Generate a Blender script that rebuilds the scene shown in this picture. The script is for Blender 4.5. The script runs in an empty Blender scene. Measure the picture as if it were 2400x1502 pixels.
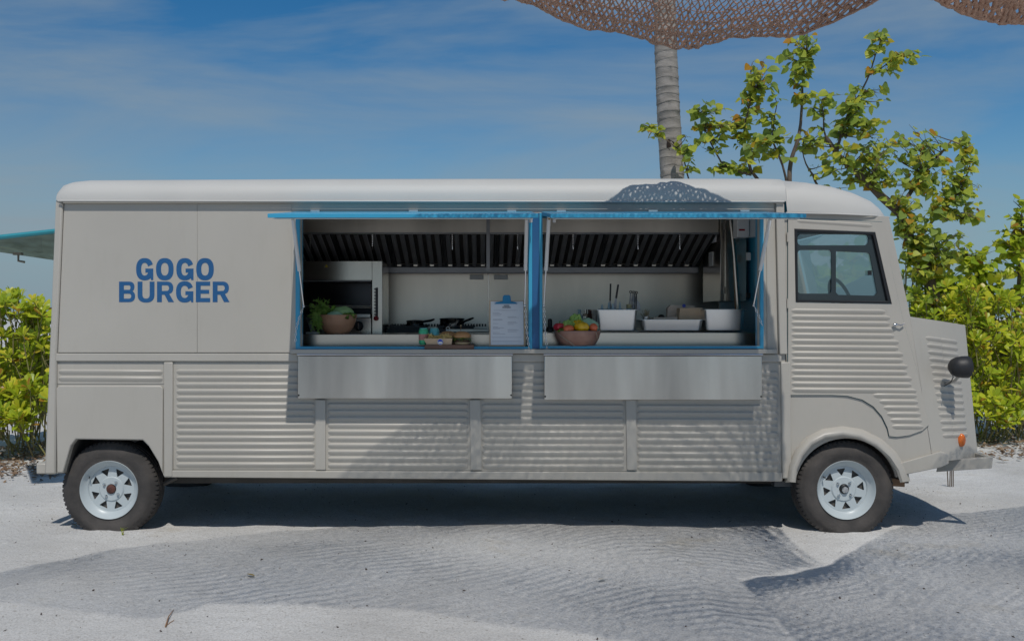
import bpy, bmesh, math, random
import numpy as np
from mathutils import Vector, Matrix, Euler
R = math.radians
random.seed(7); rng = np.random.default_rng(7)
sc = bpy.context.scene
COL = sc.collection

# ------------------------------------------------------------ camera, light
D, S, VX, VY, EZ = 6.56, 350.0, 1133.0, 740.0, 1.45
F = D * S
cam_d = bpy.data.cameras.new('camera'); cam = bpy.data.objects.new('camera', cam_d); COL.objects.link(cam)
cam.location = (0, -D, EZ); cam.rotation_euler = (R(90), 0, 0)
cam_d.sensor_width = 36; cam_d.lens = F / 2400 * 36
cam_d.shift_x = (1200 - VX) / 2400; cam_d.shift_y = (VY - 751) / 2400
cam_d.clip_start = .05; cam_d.clip_end = 3000
sc.camera = cam

SUN_DIR = Vector((-0.07, 0.88, -1.30)).normalized()          # direction the light travels
el = math.asin(-SUN_DIR.z)
sun_d = bpy.data.lights.new('sun', 'SUN'); sun = bpy.data.objects.new('sun', sun_d); COL.objects.link(sun)
sun_d.energy = 2.5; sun_d.angle = R(0.5); sun_d.color = (1, .96, .90)
sun.rotation_euler = SUN_DIR.to_track_quat('-Z', 'Y').to_euler()
world = bpy.data.worlds.new('World'); sc.world = world; world.use_nodes = True
wn, wl = world.node_tree.nodes, world.node_tree.links
bg = wn['Background']; sky = wn.new('ShaderNodeTexSky'); sky.sky_type = 'NISHITA'; sky.sun_disc = False
sky.sun_elevation = el; sky.sun_rotation = R(184); sky.air_density = 1.0; sky.dust_density = .25; sky.ozone_density = 2.2
tc = wn.new('ShaderNodeTexCoord'); mp = wn.new('ShaderNodeMapping'); mp.inputs['Scale'].default_value = (.9, 1.1, 4.6)
mp.inputs['Rotation'].default_value = (0, R(-12), 0); mp.inputs['Location'].default_value = (.35, 0, .6)
wl.new(tc.outputs['Generated'], mp.inputs['Vector'])
n1 = wn.new('ShaderNodeTexNoise'); n1.inputs['Scale'].default_value = 1.9; n1.inputs['Detail'].default_value = 9; n1.inputs['Roughness'].default_value = .55
n1.inputs['Distortion'].default_value = .5
wl.new(mp.outputs['Vector'], n1.inputs['Vector'])
cr = wn.new('ShaderNodeValToRGB'); cr.color_ramp.elements[0].position = .40; cr.color_ramp.elements[1].position = .68
cr.color_ramp.elements[0].color = (0, 0, 0, 1); cr.color_ramp.elements[1].color = (.9, .9, .9, 1)
wl.new(n1.outputs['Fac'], cr.inputs['Fac'])
hs = wn.new('ShaderNodeHueSaturation'); hs.inputs['Saturation'].default_value = 1.45; hs.inputs['Value'].default_value = .72
mx = wn.new('ShaderNodeMix'); mx.data_type = 'RGBA'
wl.new(sky.outputs['Color'], hs.inputs['Color'])
sxyz = wn.new('ShaderNodeSeparateXYZ'); wl.new(tc.outputs['Generated'], sxyz.inputs['Vector'])
hz = wn.new('ShaderNodeMapRange'); hz.interpolation_type = 'SMOOTHSTEP'; hz.inputs['From Min'].default_value = -.02; hz.inputs['From Max'].default_value = .20; hz.inputs['To Min'].default_value = .9; hz.inputs['To Max'].default_value = 0
wl.new(sxyz.outputs['Z'], hz.inputs['Value'])
hm = wn.new('ShaderNodeMix'); hm.data_type = 'RGBA'; wl.new(hz.outputs['Result'], hm.inputs['Factor']); wl.new(hs.outputs['Color'], hm.inputs['A']); hm.inputs['B'].default_value = (1.35, 2.55, 3.6, 1)
wl.new(cr.outputs['Color'], mx.inputs['Factor']); wl.new(hm.outputs['Result'], mx.inputs['A']); mx.inputs['B'].default_value = (2.55, 3.15, 3.6, 1)
wl.new(mx.outputs['Result'], bg.inputs['Color']); bg.inputs['Strength'].default_value = .10
sc.view_settings.view_transform = 'Standard'; sc.view_settings.look = 'None'
sc.view_settings.exposure = 0; sc.view_settings.gamma = 1; sc.view_settings.use_curve_mapping = False

# ------------------------------------------------------------ materials
MATS = {}
def mat(name, col, rough=.5, metal=0.0, var=.08, scale=6.0, bump=0.0, bscale=40.0, stretch=None, col2=None, spec=.5, coat=0.0, bdist=.01, bdet=4):
    m = bpy.data.materials.new(name); m.use_nodes = True; MATS[name] = m
    N, L = m.node_tree.nodes, m.node_tree.links; b = N['Principled BSDF']
    b.inputs['Metallic'].default_value = metal; b.inputs['Specular IOR Level'].default_value = spec
    b.inputs['Coat Weight'].default_value = coat; b.inputs['Coat Roughness'].default_value = .12
    g = N.new('ShaderNodeTexCoord'); mpn = N.new('ShaderNodeMapping')
    L.new(g.outputs['Object'], mpn.inputs['Vector'])
    if stretch: mpn.inputs['Scale'].default_value = stretch
    t = N.new('ShaderNodeTexNoise'); t.inputs['Scale'].default_value = scale; t.inputs['Detail'].default_value = 5
    L.new(mpn.outputs['Vector'], t.inputs['Vector'])
    r = N.new('ShaderNodeValToRGB'); e = r.color_ramp.elements; e[0].position = .3; e[1].position = .7
    c2 = col2 or tuple(c * (1 - 2 * var) for c in col); e[0].color = (*c2, 1); e[1].color = (*col, 1)
    L.new(t.outputs['Fac'], r.inputs['Fac']); L.new(r.outputs['Color'], b.inputs['Base Color'])
    rr = N.new('ShaderNodeMapRange'); rr.inputs['To Min'].default_value = max(.02, rough - .06); rr.inputs['To Max'].default_value = min(1, rough + .08)
    L.new(t.outputs['Fac'], rr.inputs['Value']); L.new(rr.outputs['Result'], b.inputs['Roughness'])
    if bump:
        t2 = N.new('ShaderNodeTexNoise'); t2.inputs['Scale'].default_value = bscale; t2.inputs['Detail'].default_value = bdet
        L.new(mpn.outputs['Vector'], t2.inputs['Vector'])
        bp = N.new('ShaderNodeBump'); bp.inputs['Strength'].default_value = bump; bp.inputs['Distance'].default_value = bdist
        L.new(t2.outputs['Fac'], bp.inputs['Height']); L.new(bp.outputs['Normal'], b.inputs['Normal'])
    return m
bafm = None
def dirty_paint(name, col, dirt, lo=.0, hi=.55):
    """paint with faint streaks, and road dust that lies on the lowest decimetres of the body"""
    m = mat(name, col, .38, 0, .035, 1.6, .05, 3.0)
    N, L = m.node_tree.nodes, m.node_tree.links; b = N['Principled BSDF']
    src = b.inputs['Base Color'].links[0].from_socket
    g = N.new('ShaderNodeNewGeometry'); sx = N.new('ShaderNodeSeparateXYZ'); L.new(g.outputs['Position'], sx.inputs['Vector'])
    mr = N.new('ShaderNodeMapRange'); mr.inputs['From Min'].default_value = hi; mr.inputs['From Max'].default_value = .3; mr.inputs['To Max'].default_value = .55
    L.new(sx.outputs['Z'], mr.inputs['Value'])
    t = N.new('ShaderNodeTexNoise'); t.inputs['Scale'].default_value = 9; t.inputs['Detail'].default_value = 8; t.inputs['Roughness'].default_value = .7
    mp2 = N.new('ShaderNodeMapping'); mp2.inputs['Scale'].default_value = (1.6, 1.6, .35); L.new(g.outputs['Position'], mp2.inputs['Vector']); L.new(mp2.outputs['Vector'], t.inputs['Vector'])
    st = N.new('ShaderNodeMapRange'); st.inputs['From Min'].default_value = .52; st.inputs['From Max'].default_value = .75; st.inputs['To Max'].default_value = .16; L.new(t.outputs['Fac'], st.inputs['Value'])
    mu = N.new('ShaderNodeMath'); mu.operation = 'MULTIPLY'; L.new(mr.outputs['Result'], mu.inputs[0]); L.new(t.outputs['Fac'], mu.inputs[1])
    ad = N.new('ShaderNodeMath'); ad.operation = 'ADD'; ad.use_clamp = True; L.new(mu.outputs[0], ad.inputs[0]); L.new(st.outputs['Result'], ad.inputs[1])
    x = N.new('ShaderNodeMix'); x.data_type = 'RGBA'; L.new(ad.outputs[0], x.inputs['Factor']); L.new(src, x.inputs['A']); x.inputs['B'].default_value = (*dirt, 1)
    L.new(x.outputs['Result'], b.inputs['Base Color'])
    return m
paint = dirty_paint('cream_paint', (.465, .438, .388), (.34, .31, .25))
roofp = mat('roof_paint', (.54, .53, .50), .52, 0, .03, 2, .04, 3)
blue = mat('blue_paint', (.045, .37, .60), .35, 0, .08, 3)
dblue = mat('dark_blue_paint', (.02, .12, .30), .4, 0, .1, 3)
tblue = mat('teal_wall_paint', (.02, .34, .56), .4, 0, .1, 3)
letblue = mat('lettering_blue', (.012, .10, .26), .5, 0, .05, 8)
teal = mat('teal_seam', (.01, .10, .13), .5)
steel = mat('stainless_steel', (.78, .71, .61), .33, 1, .17, 2, .6, 1.3, (1.2, 1, .2), bdist=.02, bdet=0)
steelb = mat('brushed_steel', (.62, .57, .50), .20, 1, .12, 1.6, 1.0, 1.9, (1, 1, .2), bdist=.03, bdet=.5)
shelfm = mat('painted_reflection_steel', (.74, .71, .65), .22, 1, .2, 2.6, .8, 1.6, (1.3, 1, .18), col2=(.36, .35, .33), bdist=.03, bdet=1)  # vertical streaks of reflected light painted into the shelf steel's colour
panm = mat('steel_pan_metal', (.84, .82, .79), .33, 1, .03, 5)
darksteel = mat('greasy_steel', (.30, .30, .31), .42, 1, .1, 5)
black = mat('black_plastic', (.012, .012, .013), .4, 0, .1, 8)
rubber = mat('tyre_rubber', (.042, .039, .037), .85, 0, .25, 7, .3, 60, col2=(.085, .075, .068))
rimm = mat('rim_paint', (.50, .555, .57), .3, 0, .03, 5)
darkm = mat('underbody', (.11, .10, .09), .8, 0, .2, 5)
rust = mat('rusty_cap', (.12, .045, .032), .7, 0, .3, 30, .2, 50)
chrome = mat('chrome', (.75, .75, .75), .15, 1, .02, 5)
amber = mat('amber_lens', (.75, .16, .01), .2, 0, .15, 14, coat=.6)
redm = mat('red_plastic', (.35, .012, .02), .35)
woodb = mat('bowl_wood', (.60, .34, .21), .5, 0, .2, 4, .1, 30, (1, 1, 6), col2=(.48, .25, .15))
woodc = mat('carved_bowl_wood', (.42, .235, .17), .42, 0, .2, 5, .15, 24, (2, 2, 3), col2=(.27, .13, .095))
woodl = mat('bowl_cut_wood', (.36, .26, .19), .5)
board = mat('board_wood', (.20, .11, .075), .6, 0, .2, 5, .1, 40, (1, 8, 8), col2=(.10, .05, .035))
plank = mat('plank_wood', (.34, .19, .10), .7, 0, .2, 6, .2, 30, (1, 6, 6))
white = mat('white_plastic', (.74, .74, .73), .4, 0, .03, 5)
paper = mat('paper', (.78, .79, .82), .8, 0, .02, 5)
kraft = mat('kraft_card', (.62, .45, .30), .8, 0, .06, 9)
kraftp = mat('pale_card', (.66, .54, .44), .8, 0, .06, 9)
ink = mat('print_ink', (.16, .17, .20), .8)
brassm = mat('brass', (.45, .32, .16), .3, 1)
bark = mat('twig_bark', (.17, .13, .095), .9, 0, .25, 12, .4, 50)
headm = mat('black_lamp_shell', (.022, .022, .024), .5, 0, .1, 20, .1, 90)

def leaf_mat(name, stops, trans=.5, rough=.45):
    m = bpy.data.materials.new(name); m.use_nodes = True
    N, L = m.node_tree.nodes, m.node_tree.links; b = N['Principled BSDF']; out = N['Material Output']
    oi = N.new('ShaderNodeObjectInfo'); ge = N.new('ShaderNodeNewGeometry')
    a = N.new('ShaderNodeMath'); a.operation = 'ADD'; L.new(oi.outputs['Random'], a.inputs[0]); L.new(ge.outputs['Random Per Island'], a.inputs[1])
    f = N.new('ShaderNodeMath'); f.operation = 'FRACT'; L.new(a.outputs[0], f.inputs[0])
    r = N.new('ShaderNodeValToRGB'); r.color_ramp.interpolation = 'LINEAR'
    els = r.color_ramp.elements
    els[0].position = stops[0][0]; els[0].color = (*stops[0][1], 1); els[1].position = stops[1][0]; els[1].color = (*stops[1][1], 1)
    for p, c in stops[2:]:
        e = els.new(p); e.color = (*c, 1)
    L.new(f.outputs[0], r.inputs['Fac']); L.new(r.outputs['Color'], b.inputs['Base Color'])
    b.inputs['Roughness'].default_value = rough; b.inputs['Specular IOR Level'].default_value = .4
    t = N.new('ShaderNodeBsdfTranslucent'); g = N.new('ShaderNodeGamma'); g.inputs['Gamma'].default_value = .85
    L.new(r.outputs['Color'], g.inputs['Color']); L.new(g.outputs['Color'], t.inputs['Color'])
    ms = N.new('ShaderNodeMixShader'); ms.inputs['Fac'].default_value = trans
    L.new(b.outputs[0], ms.inputs[1]); L.new(t.outputs[0], ms.inputs[2]); L.new(ms.outputs[0], out.inputs['Surface'])
    return m
leafA = leaf_mat('hibiscus_leaf', [(0, (.20, .30, .07)), (.3, (.32, .42, .07)), (.6, (.44, .52, .07)), (.86, (.60, .60, .07)), (.95, (.45, .40, .03)), (.985, (.50, .24, .02))])
leafB = leaf_mat('beach_shrub_leaf', [(0, (.26, .38, .03)), (.35, (.42, .51, .03)), (.75, (.60, .64, .04)), (.93, (.70, .62, .06)), (.98, (.42, .22, .03))], .42, .35)
leafC = leaf_mat('herb_leaf', [(0, (.14, .30, .06)), (.5, (.24, .44, .08)), (.9, (.38, .56, .10))], .3)
dryleaf = leaf_mat('dry_leaf', [(0, (.17, .10, .06)), (.5, (.28, .19, .12)), (.9, (.38, .28, .18))], .15, .8)
frond = leaf_mat('palm_leaflet', [(0, (.06, .10, .02)), (.9, (.12, .18, .03))], .3)

glass = bpy.data.materials.new('window_glass'); glass.use_nodes = True
N, L = glass.node_tree.nodes, glass.node_tree.links; N.remove(N['Principled BSDF'])
tr = N.new('ShaderNodeBsdfTransparent'); tr.inputs['Color'].default_value = (.74, .80, .81, 1)
gl = N.new('ShaderNodeBsdfGlossy'); gl.inputs['Roughness'].default_value = .02; gl.inputs['Color'].default_value = (.9, .95, .95, 1)
lw = N.new('ShaderNodeFresnel'); lw.inputs['IOR'].default_value = 1.7
ad = N.new('ShaderNodeMath'); ad.operation = 'ADD'; ad.inputs[1].default_value = .07; L.new(lw.outputs[0], ad.inputs[0])
ms = N.new('ShaderNodeMixShader'); L.new(ad.outputs[0], ms.inputs[0]); L.new(tr.outputs[0], ms.inputs[1]); L.new(gl.outputs[0], ms.inputs[2])
L.new(ms.outputs[0], N['Material Output'].inputs['Surface'])

# ------------------------------------------------------------ helpers
def P(px, py, y=0.0):
    """a point seen at (px, py) in the photograph that stands y metres behind the truck's near side"""
    k = (D + y) / F
    return Vector(((px - VX) * k, y, EZ - (py - VY) * k))
BASE = {}
def thing(name, label, cat, loc, group=None):
    o = bpy.data.objects.new(name, None); COL.objects.link(o); o.location = loc; o.empty_display_size = .1
    o['label'] = label; o['category'] = cat
    if group: o['group'] = group
    BASE[o.name] = Vector(loc); return o
def struct(o): o['kind'] = 'structure'; return o
class MB:
    def __init__(s): s.v = []; s.f = []
    def add(s, vs, fs):
        n = len(s.v); s.v += [tuple(v) for v in vs]; s.f += [tuple(i + n for i in f) for f in fs]; return s
    def box(s, a, b):
        (x0, y0, z0), (x1, y1, z1) = a, b
        return s.add([(x0,y0,z0),(x1,y0,z0),(x1,y1,z0),(x0,y1,z0),(x0,y0,z1),(x1,y0,z1),(x1,y1,z1),(x0,y1,z1)],
                     [(0,3,2,1),(4,5,6,7),(0,1,5,4),(1,2,6,5),(2,3,7,6),(3,0,4,7)])
    def pbox(s, x0, y0, x1, y1, d0, d1, ref=None):
        """box whose front face fills the photo rectangle x0..x1, y0..y1 at depth d0 and that runs back to d1"""
        a = P(x0, y1, d0 if ref is None else ref); b = P(x1, y0, d0 if ref is None else ref)
        return s.box((a.x, d0, a.z), (b.x, d1, b.z))
    def prism(s, pts, d0, d1):
        """pts: (x, z) outline, front at depth d0, back at d1"""
        n = len(pts)
        vs = [(x, d0, z) for x, z in pts] + [(x, d1, z) for x, z in pts]
        return s.add(vs, [tuple(range(n)), tuple(range(2*n-1, n-1, -1))] + [(i, i+n, (i+1) % n + n, (i+1) % n) for i in range(n)])
    def tube(s, pts, rad, n=8, cap=True):
        pts = [Vector(p) for p in pts]; rad = rad if hasattr(rad, '__len__') else [rad] * len(pts)
        up = None; rings = []
        for i, p in enumerate(pts):
            d = (pts[min(i+1, len(pts)-1)] - pts[max(i-1, 0)]).normalized()
            if up is None: up = Vector((0, 0, 1)) if abs(d.z) < .9 else Vector((0, 1, 0))
            a = d.cross(up)
            if a.length < 1e-4: a = d.orthogonal()
            a.normalize(); up = a.cross(d).normalized()
            rings.append([p + (a * math.cos(t) + up * math.sin(t)) * rad[i] for t in [2*math.pi*k/n for k in range(n)]])
        vs = [v for r_ in rings for v in r_]; fs = []
        for i in range(len(pts)-1):
            for k in range(n): fs.append((i*n+k, i*n+(k+1) % n, (i+1)*n+(k+1) % n, (i+1)*n+k))
        if cap: fs.append(tuple(range(n-1, -1, -1))); fs.append(tuple((len(pts)-1)*n+k for k in range(n)))
        return s.add(vs, fs)
    def lathe(s, prof, c, axis='z', n=32, squash=None):
        """prof: (radius, height) pairs turned round the axis through c"""
        vs = []; fs = []
        for r_, h in prof:
            for k in range(n):
                t = 2*math.pi*k/n; a, b = r_*math.cos(t), r_*math.sin(t)
                vs.append((c[0]+a, c[1]+b, c[2]+h) if axis == 'z' else (c[0]+a, c[1]+h, c[2]+b))
        for i in range(len(prof)-1):
            for k in range(n): fs.append((i*n+k, i*n+(k+1) % n, (i+1)*n+(k+1) % n, (i+1)*n+k))
        return s.add(vs, fs)
    def ball(s, c, r, n=14, m=9, sc_=(1, 1, 1), fn=None):
        vs = []; fs = []
        for i in range(m+1):
            ph = math.pi*i/m
            for k in range(n):
                t = 2*math.pi*k/n; d = Vector((math.sin(ph)*math.cos(t), math.sin(ph)*math.sin(t), math.cos(ph)))
                q = r*(fn(d) if fn else 1); vs.append((c[0]+d.x*q*sc_[0], c[1]+d.y*q*sc_[1], c[2]+d.z*q*sc_[2]))
        for i in range(m):
            for k in range(n): fs.append((i*n+k, (i+1)*n+k, (i+1)*n+(k+1) % n, i*n+(k+1) % n))
        return s.add(vs, fs)
    def plate(s, outer, holes, d0, d1):
        """flat sheet with holes; outlines are (x, z)"""
        bm = bmesh.new(); es = []
        for loop in [outer] + list(holes):
            vs = [bm.verts.new((x, d0, z)) for x, z in loop]
            es += [bm.edges.new((vs[i], vs[(i+1) % len(vs)])) for i in range(len(vs))]
        bmesh.ops.triangle_fill(bm, edges=es, use_beauty=True, normal=(0, -1, 0))
        bmesh.ops.recalc_face_normals(bm, faces=bm.faces)
        r_ = bmesh.ops.extrude_face_region(bm, geom=list(bm.faces))
        for g in r_['geom']:
            if isinstance(g, bmesh.types.BMVert): g.co.y = d1
        bmesh.ops.recalc_face_normals(bm, faces=bm.faces)
        bm.verts.index_update()
        vs = [v.co[:] for v in bm.verts]; fs = [tuple(v.index for v in f.verts) for f in bm.faces]; bm.free()
        return s.add(vs, fs)
    def rib(s, p0, p1, nrm, h=.010, w=.026, end=.014):
        """pressed half-round rib from p0 to p1 standing out along nrm"""
        p0, p1, nrm = Vector(p0), Vector(p1), Vector(nrm).normalized()
        d = (p1-p0).normalized(); up = nrm.cross(d).normalized()
        if up.z < 0: up = -up
        prof = [(.5, -.0008), (.40, .5*h), (.27, .96*h), (.20, h), (-.08, .62*h), (-.30, .28*h), (-.5, -.0008)]
        q = []
        for t, hh in ((0, 0), (end, 1), (None, 1), (None, 0)): q.append((t, hh))
        pos = [p0, p0+d*end, p1-d*end, p1]; sc_ = [0, 1, 1, 0]
        vs = []
        for p, k in zip(pos, sc_):
            for a, b in prof: vs.append(p + up*(a*w*(.6+.4*k)) + nrm*(b*k - (0 if k else .0008)))
        n = len(prof); fs = []
        for i in range(3):
            for k in range(n-1): fs.append((i*n+k, i*n+k+1, (i+1)*n+k+1, (i+1)*n+k))
        return s.add(vs, fs)
    def build(s, name, m, parent=None, bevel=0, base=None, smooth=35, fix=True):
        me = bpy.data.meshes.new(name)
        if base is None:
            if parent is not None: base = BASE[parent.name]
            else:
                A = np.array(s.v); base = Vector(((A[:,0].min()+A[:,0].max())/2, (A[:,1].min()+A[:,1].max())/2, A[:,2].min()))
        base = Vector(base)
        me.from_pydata([(v[0]-base.x, v[1]-base.y, v[2]-base.z) for v in s.v], [], s.f)
        if fix:
            bm = bmesh.new(); bm.from_mesh(me); bmesh.ops.recalc_face_normals(bm, faces=bm.faces); bm.to_mesh(me); bm.free()
        me.update()
        if smooth: me.shade_smooth(); me.set_sharp_from_angle(angle=R(smooth))
        me.materials.append(m)
        o = bpy.data.objects.new(name, me); COL.objects.link(o)
        if parent is not None: o.parent = parent
        else: o.location = base
        BASE[o.name] = base
        if bevel:
            b = o.modifiers.new('bevel', 'BEVEL'); b.width = bevel; b.segments = 2; b.limit_method = 'ANGLE'; b.angle_limit = R(40)
        return o
def tag(o, label, cat, group=None, kind=None):
    o['label'] = label; o['category'] = cat
    if group: o['group'] = group
    if kind: o['kind'] = kind
    return o
def X(pts, y=0): return [(P(a, b, y).x, P(a, b, y).z) for a, b in pts]
def rrect(x0, y0, x1, y1, r, n=4):
    out = []
    for cx, cy, a in ((x1-r, y0+r, -90), (x1-r, y1-r, 0), (x0+r, y1-r, 90), (x0+r, y0+r, 180)):
        for i in range(n+1):
            t = R(a + 90*i/n); out.append((cx+r*math.cos(t), cy+r*math.sin(t)))
    return out
def hyp(a, b, n): return [a + (b-a)*i/n for i in range(n+1)]

# ------------------------------------------------------------ ground
def axis(dense, far, n1, n2):
    a = np.linspace(-dense, dense, n1); b = dense * (far/dense) ** (np.arange(1, n2+1)/n2)
    return np.concatenate([-b[::-1], a, b])
gx, gy = axis(9, 600, 241, 22), axis(9, 600, 241, 22)
GX, GY = np.meshgrid(gx, gy)
def ground_z(x, y):
    x = np.asarray(x, float); y = np.asarray(y, float)
    z = .010*np.sin(x*1.3+1.1)*np.cos(y*1.7) + .006*np.sin(x*3.1+y*2.2) + .004*np.sin(x*7.3-y*5.1+1) + .003*np.sin(x*13+y*11)
    z = z - .006
    # soft bank of sand under the shrubs behind the truck
    z = z + .05*np.clip((y-3.6)/1.2, 0, 1)
    for wx in (-2.56, 2.43):
        r2 = ((x-wx)/.5)**2 + ((y-.15)/.3)**2
        z = z*(1-np.exp(-r2*1.2)) + .013*np.exp(-((x-wx)/.24)**2-((y-.10)/.15)**2)*(1+.4*np.sin(x*31)*np.cos(y*27))
    return z
GZ = ground_z(GX, GY)
near = (np.abs(GX) < 9) & (np.abs(GY) < 9)
GZ = np.where(near, GZ + rng.normal(0, .0016, GZ.shape), GZ*.3)
nv = len(gx); verts = np.stack([GX, GY, GZ], -1).reshape(-1, 3)
idx = np.arange(nv*nv).reshape(nv, nv)
quads = np.stack([idx[:-1, :-1], idx[:-1, 1:], idx[1:, 1:], idx[1:, :-1]], -1).reshape(-1, 4)
def mesh_np(name, verts, polys, m, smooth=True):
    me = bpy.data.meshes.new(name); k = polys.shape[1]
    me.vertices.add(len(verts)); me.vertices.foreach_set('co', np.ascontiguousarray(verts, dtype=np.float32).ravel())
    me.loops.add(len(polys)*k); me.loops.foreach_set('vertex_index', polys.astype(np.int32).ravel())
    me.polygons.add(len(polys)); me.polygons.foreach_set('loop_start', np.arange(0, len(polys)*k, k, dtype=np.int32))
    me.polygons.foreach_set('use_smooth', np.full(len(polys), smooth)); me.update(calc_edges=True); me.materials.append(m); return me
sand = bpy.data.materials.new('coral_sand'); sand.use_nodes = True
N, L = sand.node_tree.nodes, sand.node_tree.links; b = N['Principled BSDF']; b.inputs['Roughness'].default_value = .95; b.inputs['Specular IOR Level'].default_value = .15
g = N.new('ShaderNodeNewGeometry')
def noise(sc_, det, rough=.55, vec=None):
    t = N.new('ShaderNodeTexNoise'); t.inputs['Scale'].default_value = sc_; t.inputs['Detail'].default_value = det; t.inputs['Roughness'].default_value = rough
    L.new(vec or g.outputs['Position'], t.inputs['Vector']); return t
def ramp(src, p0, c0, p1, c1):
    r = N.new('ShaderNodeValToRGB'); r.color_ramp.elements[0].position = p0; r.color_ramp.elements[0].color = (*c0, 1)
    r.color_ramp.elements[1].position = p1; r.color_ramp.elements[1].color = (*c1, 1); L.new(src, r.inputs['Fac']); return r
def mixc(f, a, b_, mode='MIX'):
    x = N.new('ShaderNodeMix'); x.data_type = 'RGBA'; x.blend_type = mode
    if isinstance(f, float): x.inputs['Factor'].default_value = f
    else: L.new(f, x.inputs['Factor'])
    L.new(a, x.inputs['A']); L.new(b_, x.inputs['B']); return x.outputs['Result']
big = ramp(noise(.55, 4).outputs['Fac'], .35, (.54, .53, .51), .65, (.68, .675, .66))
damp = ramp(noise(1.1, 6, .65).outputs['Fac'], .58, (1, 1, 1), .78, (.80, .74, .64))
grain = ramp(noise(95, 3, .8).outputs['Fac'], .32, (.70, .69, .67), .56, (1.05, 1.05, 1.05))
speck = ramp(noise(38, 2, .6).outputs['Fac'], .66, (1, 1, 1), .76, (.45, .40, .36))
c = mixc(1.0, big.outputs['Color'], damp.outputs['Color'], 'MULTIPLY'); c = mixc(1.0, c, grain.outputs['Color'], 'MULTIPLY'); c = mixc(.8, c, speck.outputs['Color'], 'MULTIPLY')
L.new(c, b.inputs['Base Color'])
bp = N.new('ShaderNodeBump'); bp.inputs['Strength'].default_value = .7; bp.inputs['Distance'].default_value = .012; L.new(noise(45, 6, .7).outputs['Fac'], bp.inputs['Height'])
bp2 = N.new('ShaderNodeBump'); bp2.inputs['Strength'].default_value = .35; bp2.inputs['Distance'].default_value = .05; L.new(noise(7, 4, .6).outputs['Fac'], bp2.inputs['Height'])
L.new(bp2.outputs['Normal'], bp.inputs['Normal']); L.new(bp.outputs['Normal'], b.inputs['Normal'])
ground = bpy.data.objects.new('ground', mesh_np('ground', verts, quads, sand)); COL.objects.link(ground); struct(ground)

# ------------------------------------------------------------ food truck
W = 2.0
truck = thing('food_truck', 'long cream food truck with ribbed sides and open blue serving hatches, parked on sand', 'food truck', (0, 1.0, 0))
# side wall with its two openings and the rear wheel arch
arch = [(383, 1112), (372, 1082), (349, 1045), (335, 1031), (180, 1029), (168, 1044), (150, 1108)]
OP1 = [(706, 508), (1240, 508), (1240, 812), (706, 812)]; OP2 = [(1269, 508), (1778, 508), (1778, 810), (1269, 810)]
MB().plate(X([(138, 468), (1834, 468), (1850, 1118), (386, 1118)] + arch + [(110, 1109)]), [X(OP1), X(OP2)], .0, .035).build('side_wall', paint, truck)
# upper skin panels with the seam between them
pa = MB().plate(X([(152, 478), (463.0, 478), (463.0, 826), (137, 826)]), [], -.009, .001).build('wall_panel', paint, truck, .002)
MB().plate(X([(463.3, 478), (684, 478), (684, 826), (463.3, 826)]), [], -.009, .001).build('wall_panel', paint, truck, .002)
MB().plate(X([(684, 500), (1814, 500), (1814, 474), (684, 474)]), [], -.006, .001).build('wall_panel', paint, truck)
MB().plate(X([(1796, 502), (1814, 502), (1822, 820), (1798, 820)]), [], -.006, .001).build('wall_panel', paint, truck)
# posts and rails of the frame
def post(x0, x1, y0, y1, dx=0, d0=-.022):
    return MB().plate(X([(x0, y0), (x1, y0), (x1+dx, y1), (x0+dx, y1)]), [], d0, .002).build('frame_post', paint, truck, .006)
MB().plate(X([(133, 470), (151, 470), (136, 828), (134, 1110), (107, 1110), (120, 800)]), [], -.024, 1.0).build('rear_corner_post', paint, truck, .012)
post(386, 407, 848, 1116); post(741, 764, 935, 1101); post(1101, 1126, 935, 1101, 3); post(1466, 1489, 935, 1101, 3)
post(1816, 1835, 470, 830, 8, -.03); post(1828, 1850, 848, 1120, 4)
MB().plate(X([(134, 828), (1830, 830), (1830, 848), (132, 846)]), [], -.02, .002).build('frame_rail', paint, truck, .005)
MB().plate(X([(405, 1101), (1832, 1106), (1832, 1127), (386, 1117)]), [], -.02, .002).build('frame_rail', paint, truck, .005)
MB().plate(X([(152, 470), (1818, 470), (1818, 478), (152, 478)]), [], -.03, .002).build('frame_rail', paint, truck, .003)
# ribbed skin panels
nrm = Vector((0, -1, 0))
def ribbed(x0, x1, ytop, y0, y1, n, slope=0.0, xt=None):
    m = MB().plate(X([(x0-6, ytop), (x1+6, ytop), (x1+6, y1+9), (x0-6, y1+9)]), [], -.004, .002)
    for i in range(n):
        yy = y0 + (y1-y0)*i/(n-1)
        m.rib(P(x0, yy, -.004), P(x1, yy+slope*(x1-x0), -.004), nrm, .014, .042, .02)
    return m.build('ribbed_panel', paint, truck, 0, smooth=60)
ribbed(413, 738, 850, 872, 1090, 15)
ribbed(768, 1098, 850, 872, 1092, 15, .003); ribbed(1130, 1463, 850, 874, 1094, 15, .003); ribbed(1493, 1825, 850, 875, 1097, 15, .003)
MB().plate(X([(135, 850), (384, 850), (384, 899), (135, 899)]), [], -.004, .002).rib(P(137, 872, -.004), P(382, 873, -.004), nrm, .014, .042, .02).rib(P(137, 888, -.004), P(382, 889, -.004), nrm, .014, .042, .02).build('ribbed_panel', paint, truck, smooth=60)
MB().plate(X([(140, 903), (378, 903), (384, 909), (383, 1110), (373, 1082), (350, 1044), (336, 1030), (180, 1028), (168, 1043), (150, 1107), (136, 1107), (134, 909)]), [], -.016, .002).build('quarter_panel', paint, truck, .007)
# wheel arch liner
MB().prism(X([(152, 1110), (168, 1042), (180, 1028), (337, 1029), (352, 1044), (384, 1112), (389, 1112), (389, 1020), (147, 1020), (147, 1110)]), .036, .8).build('wheel_arch_liner', darkm, truck)
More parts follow.
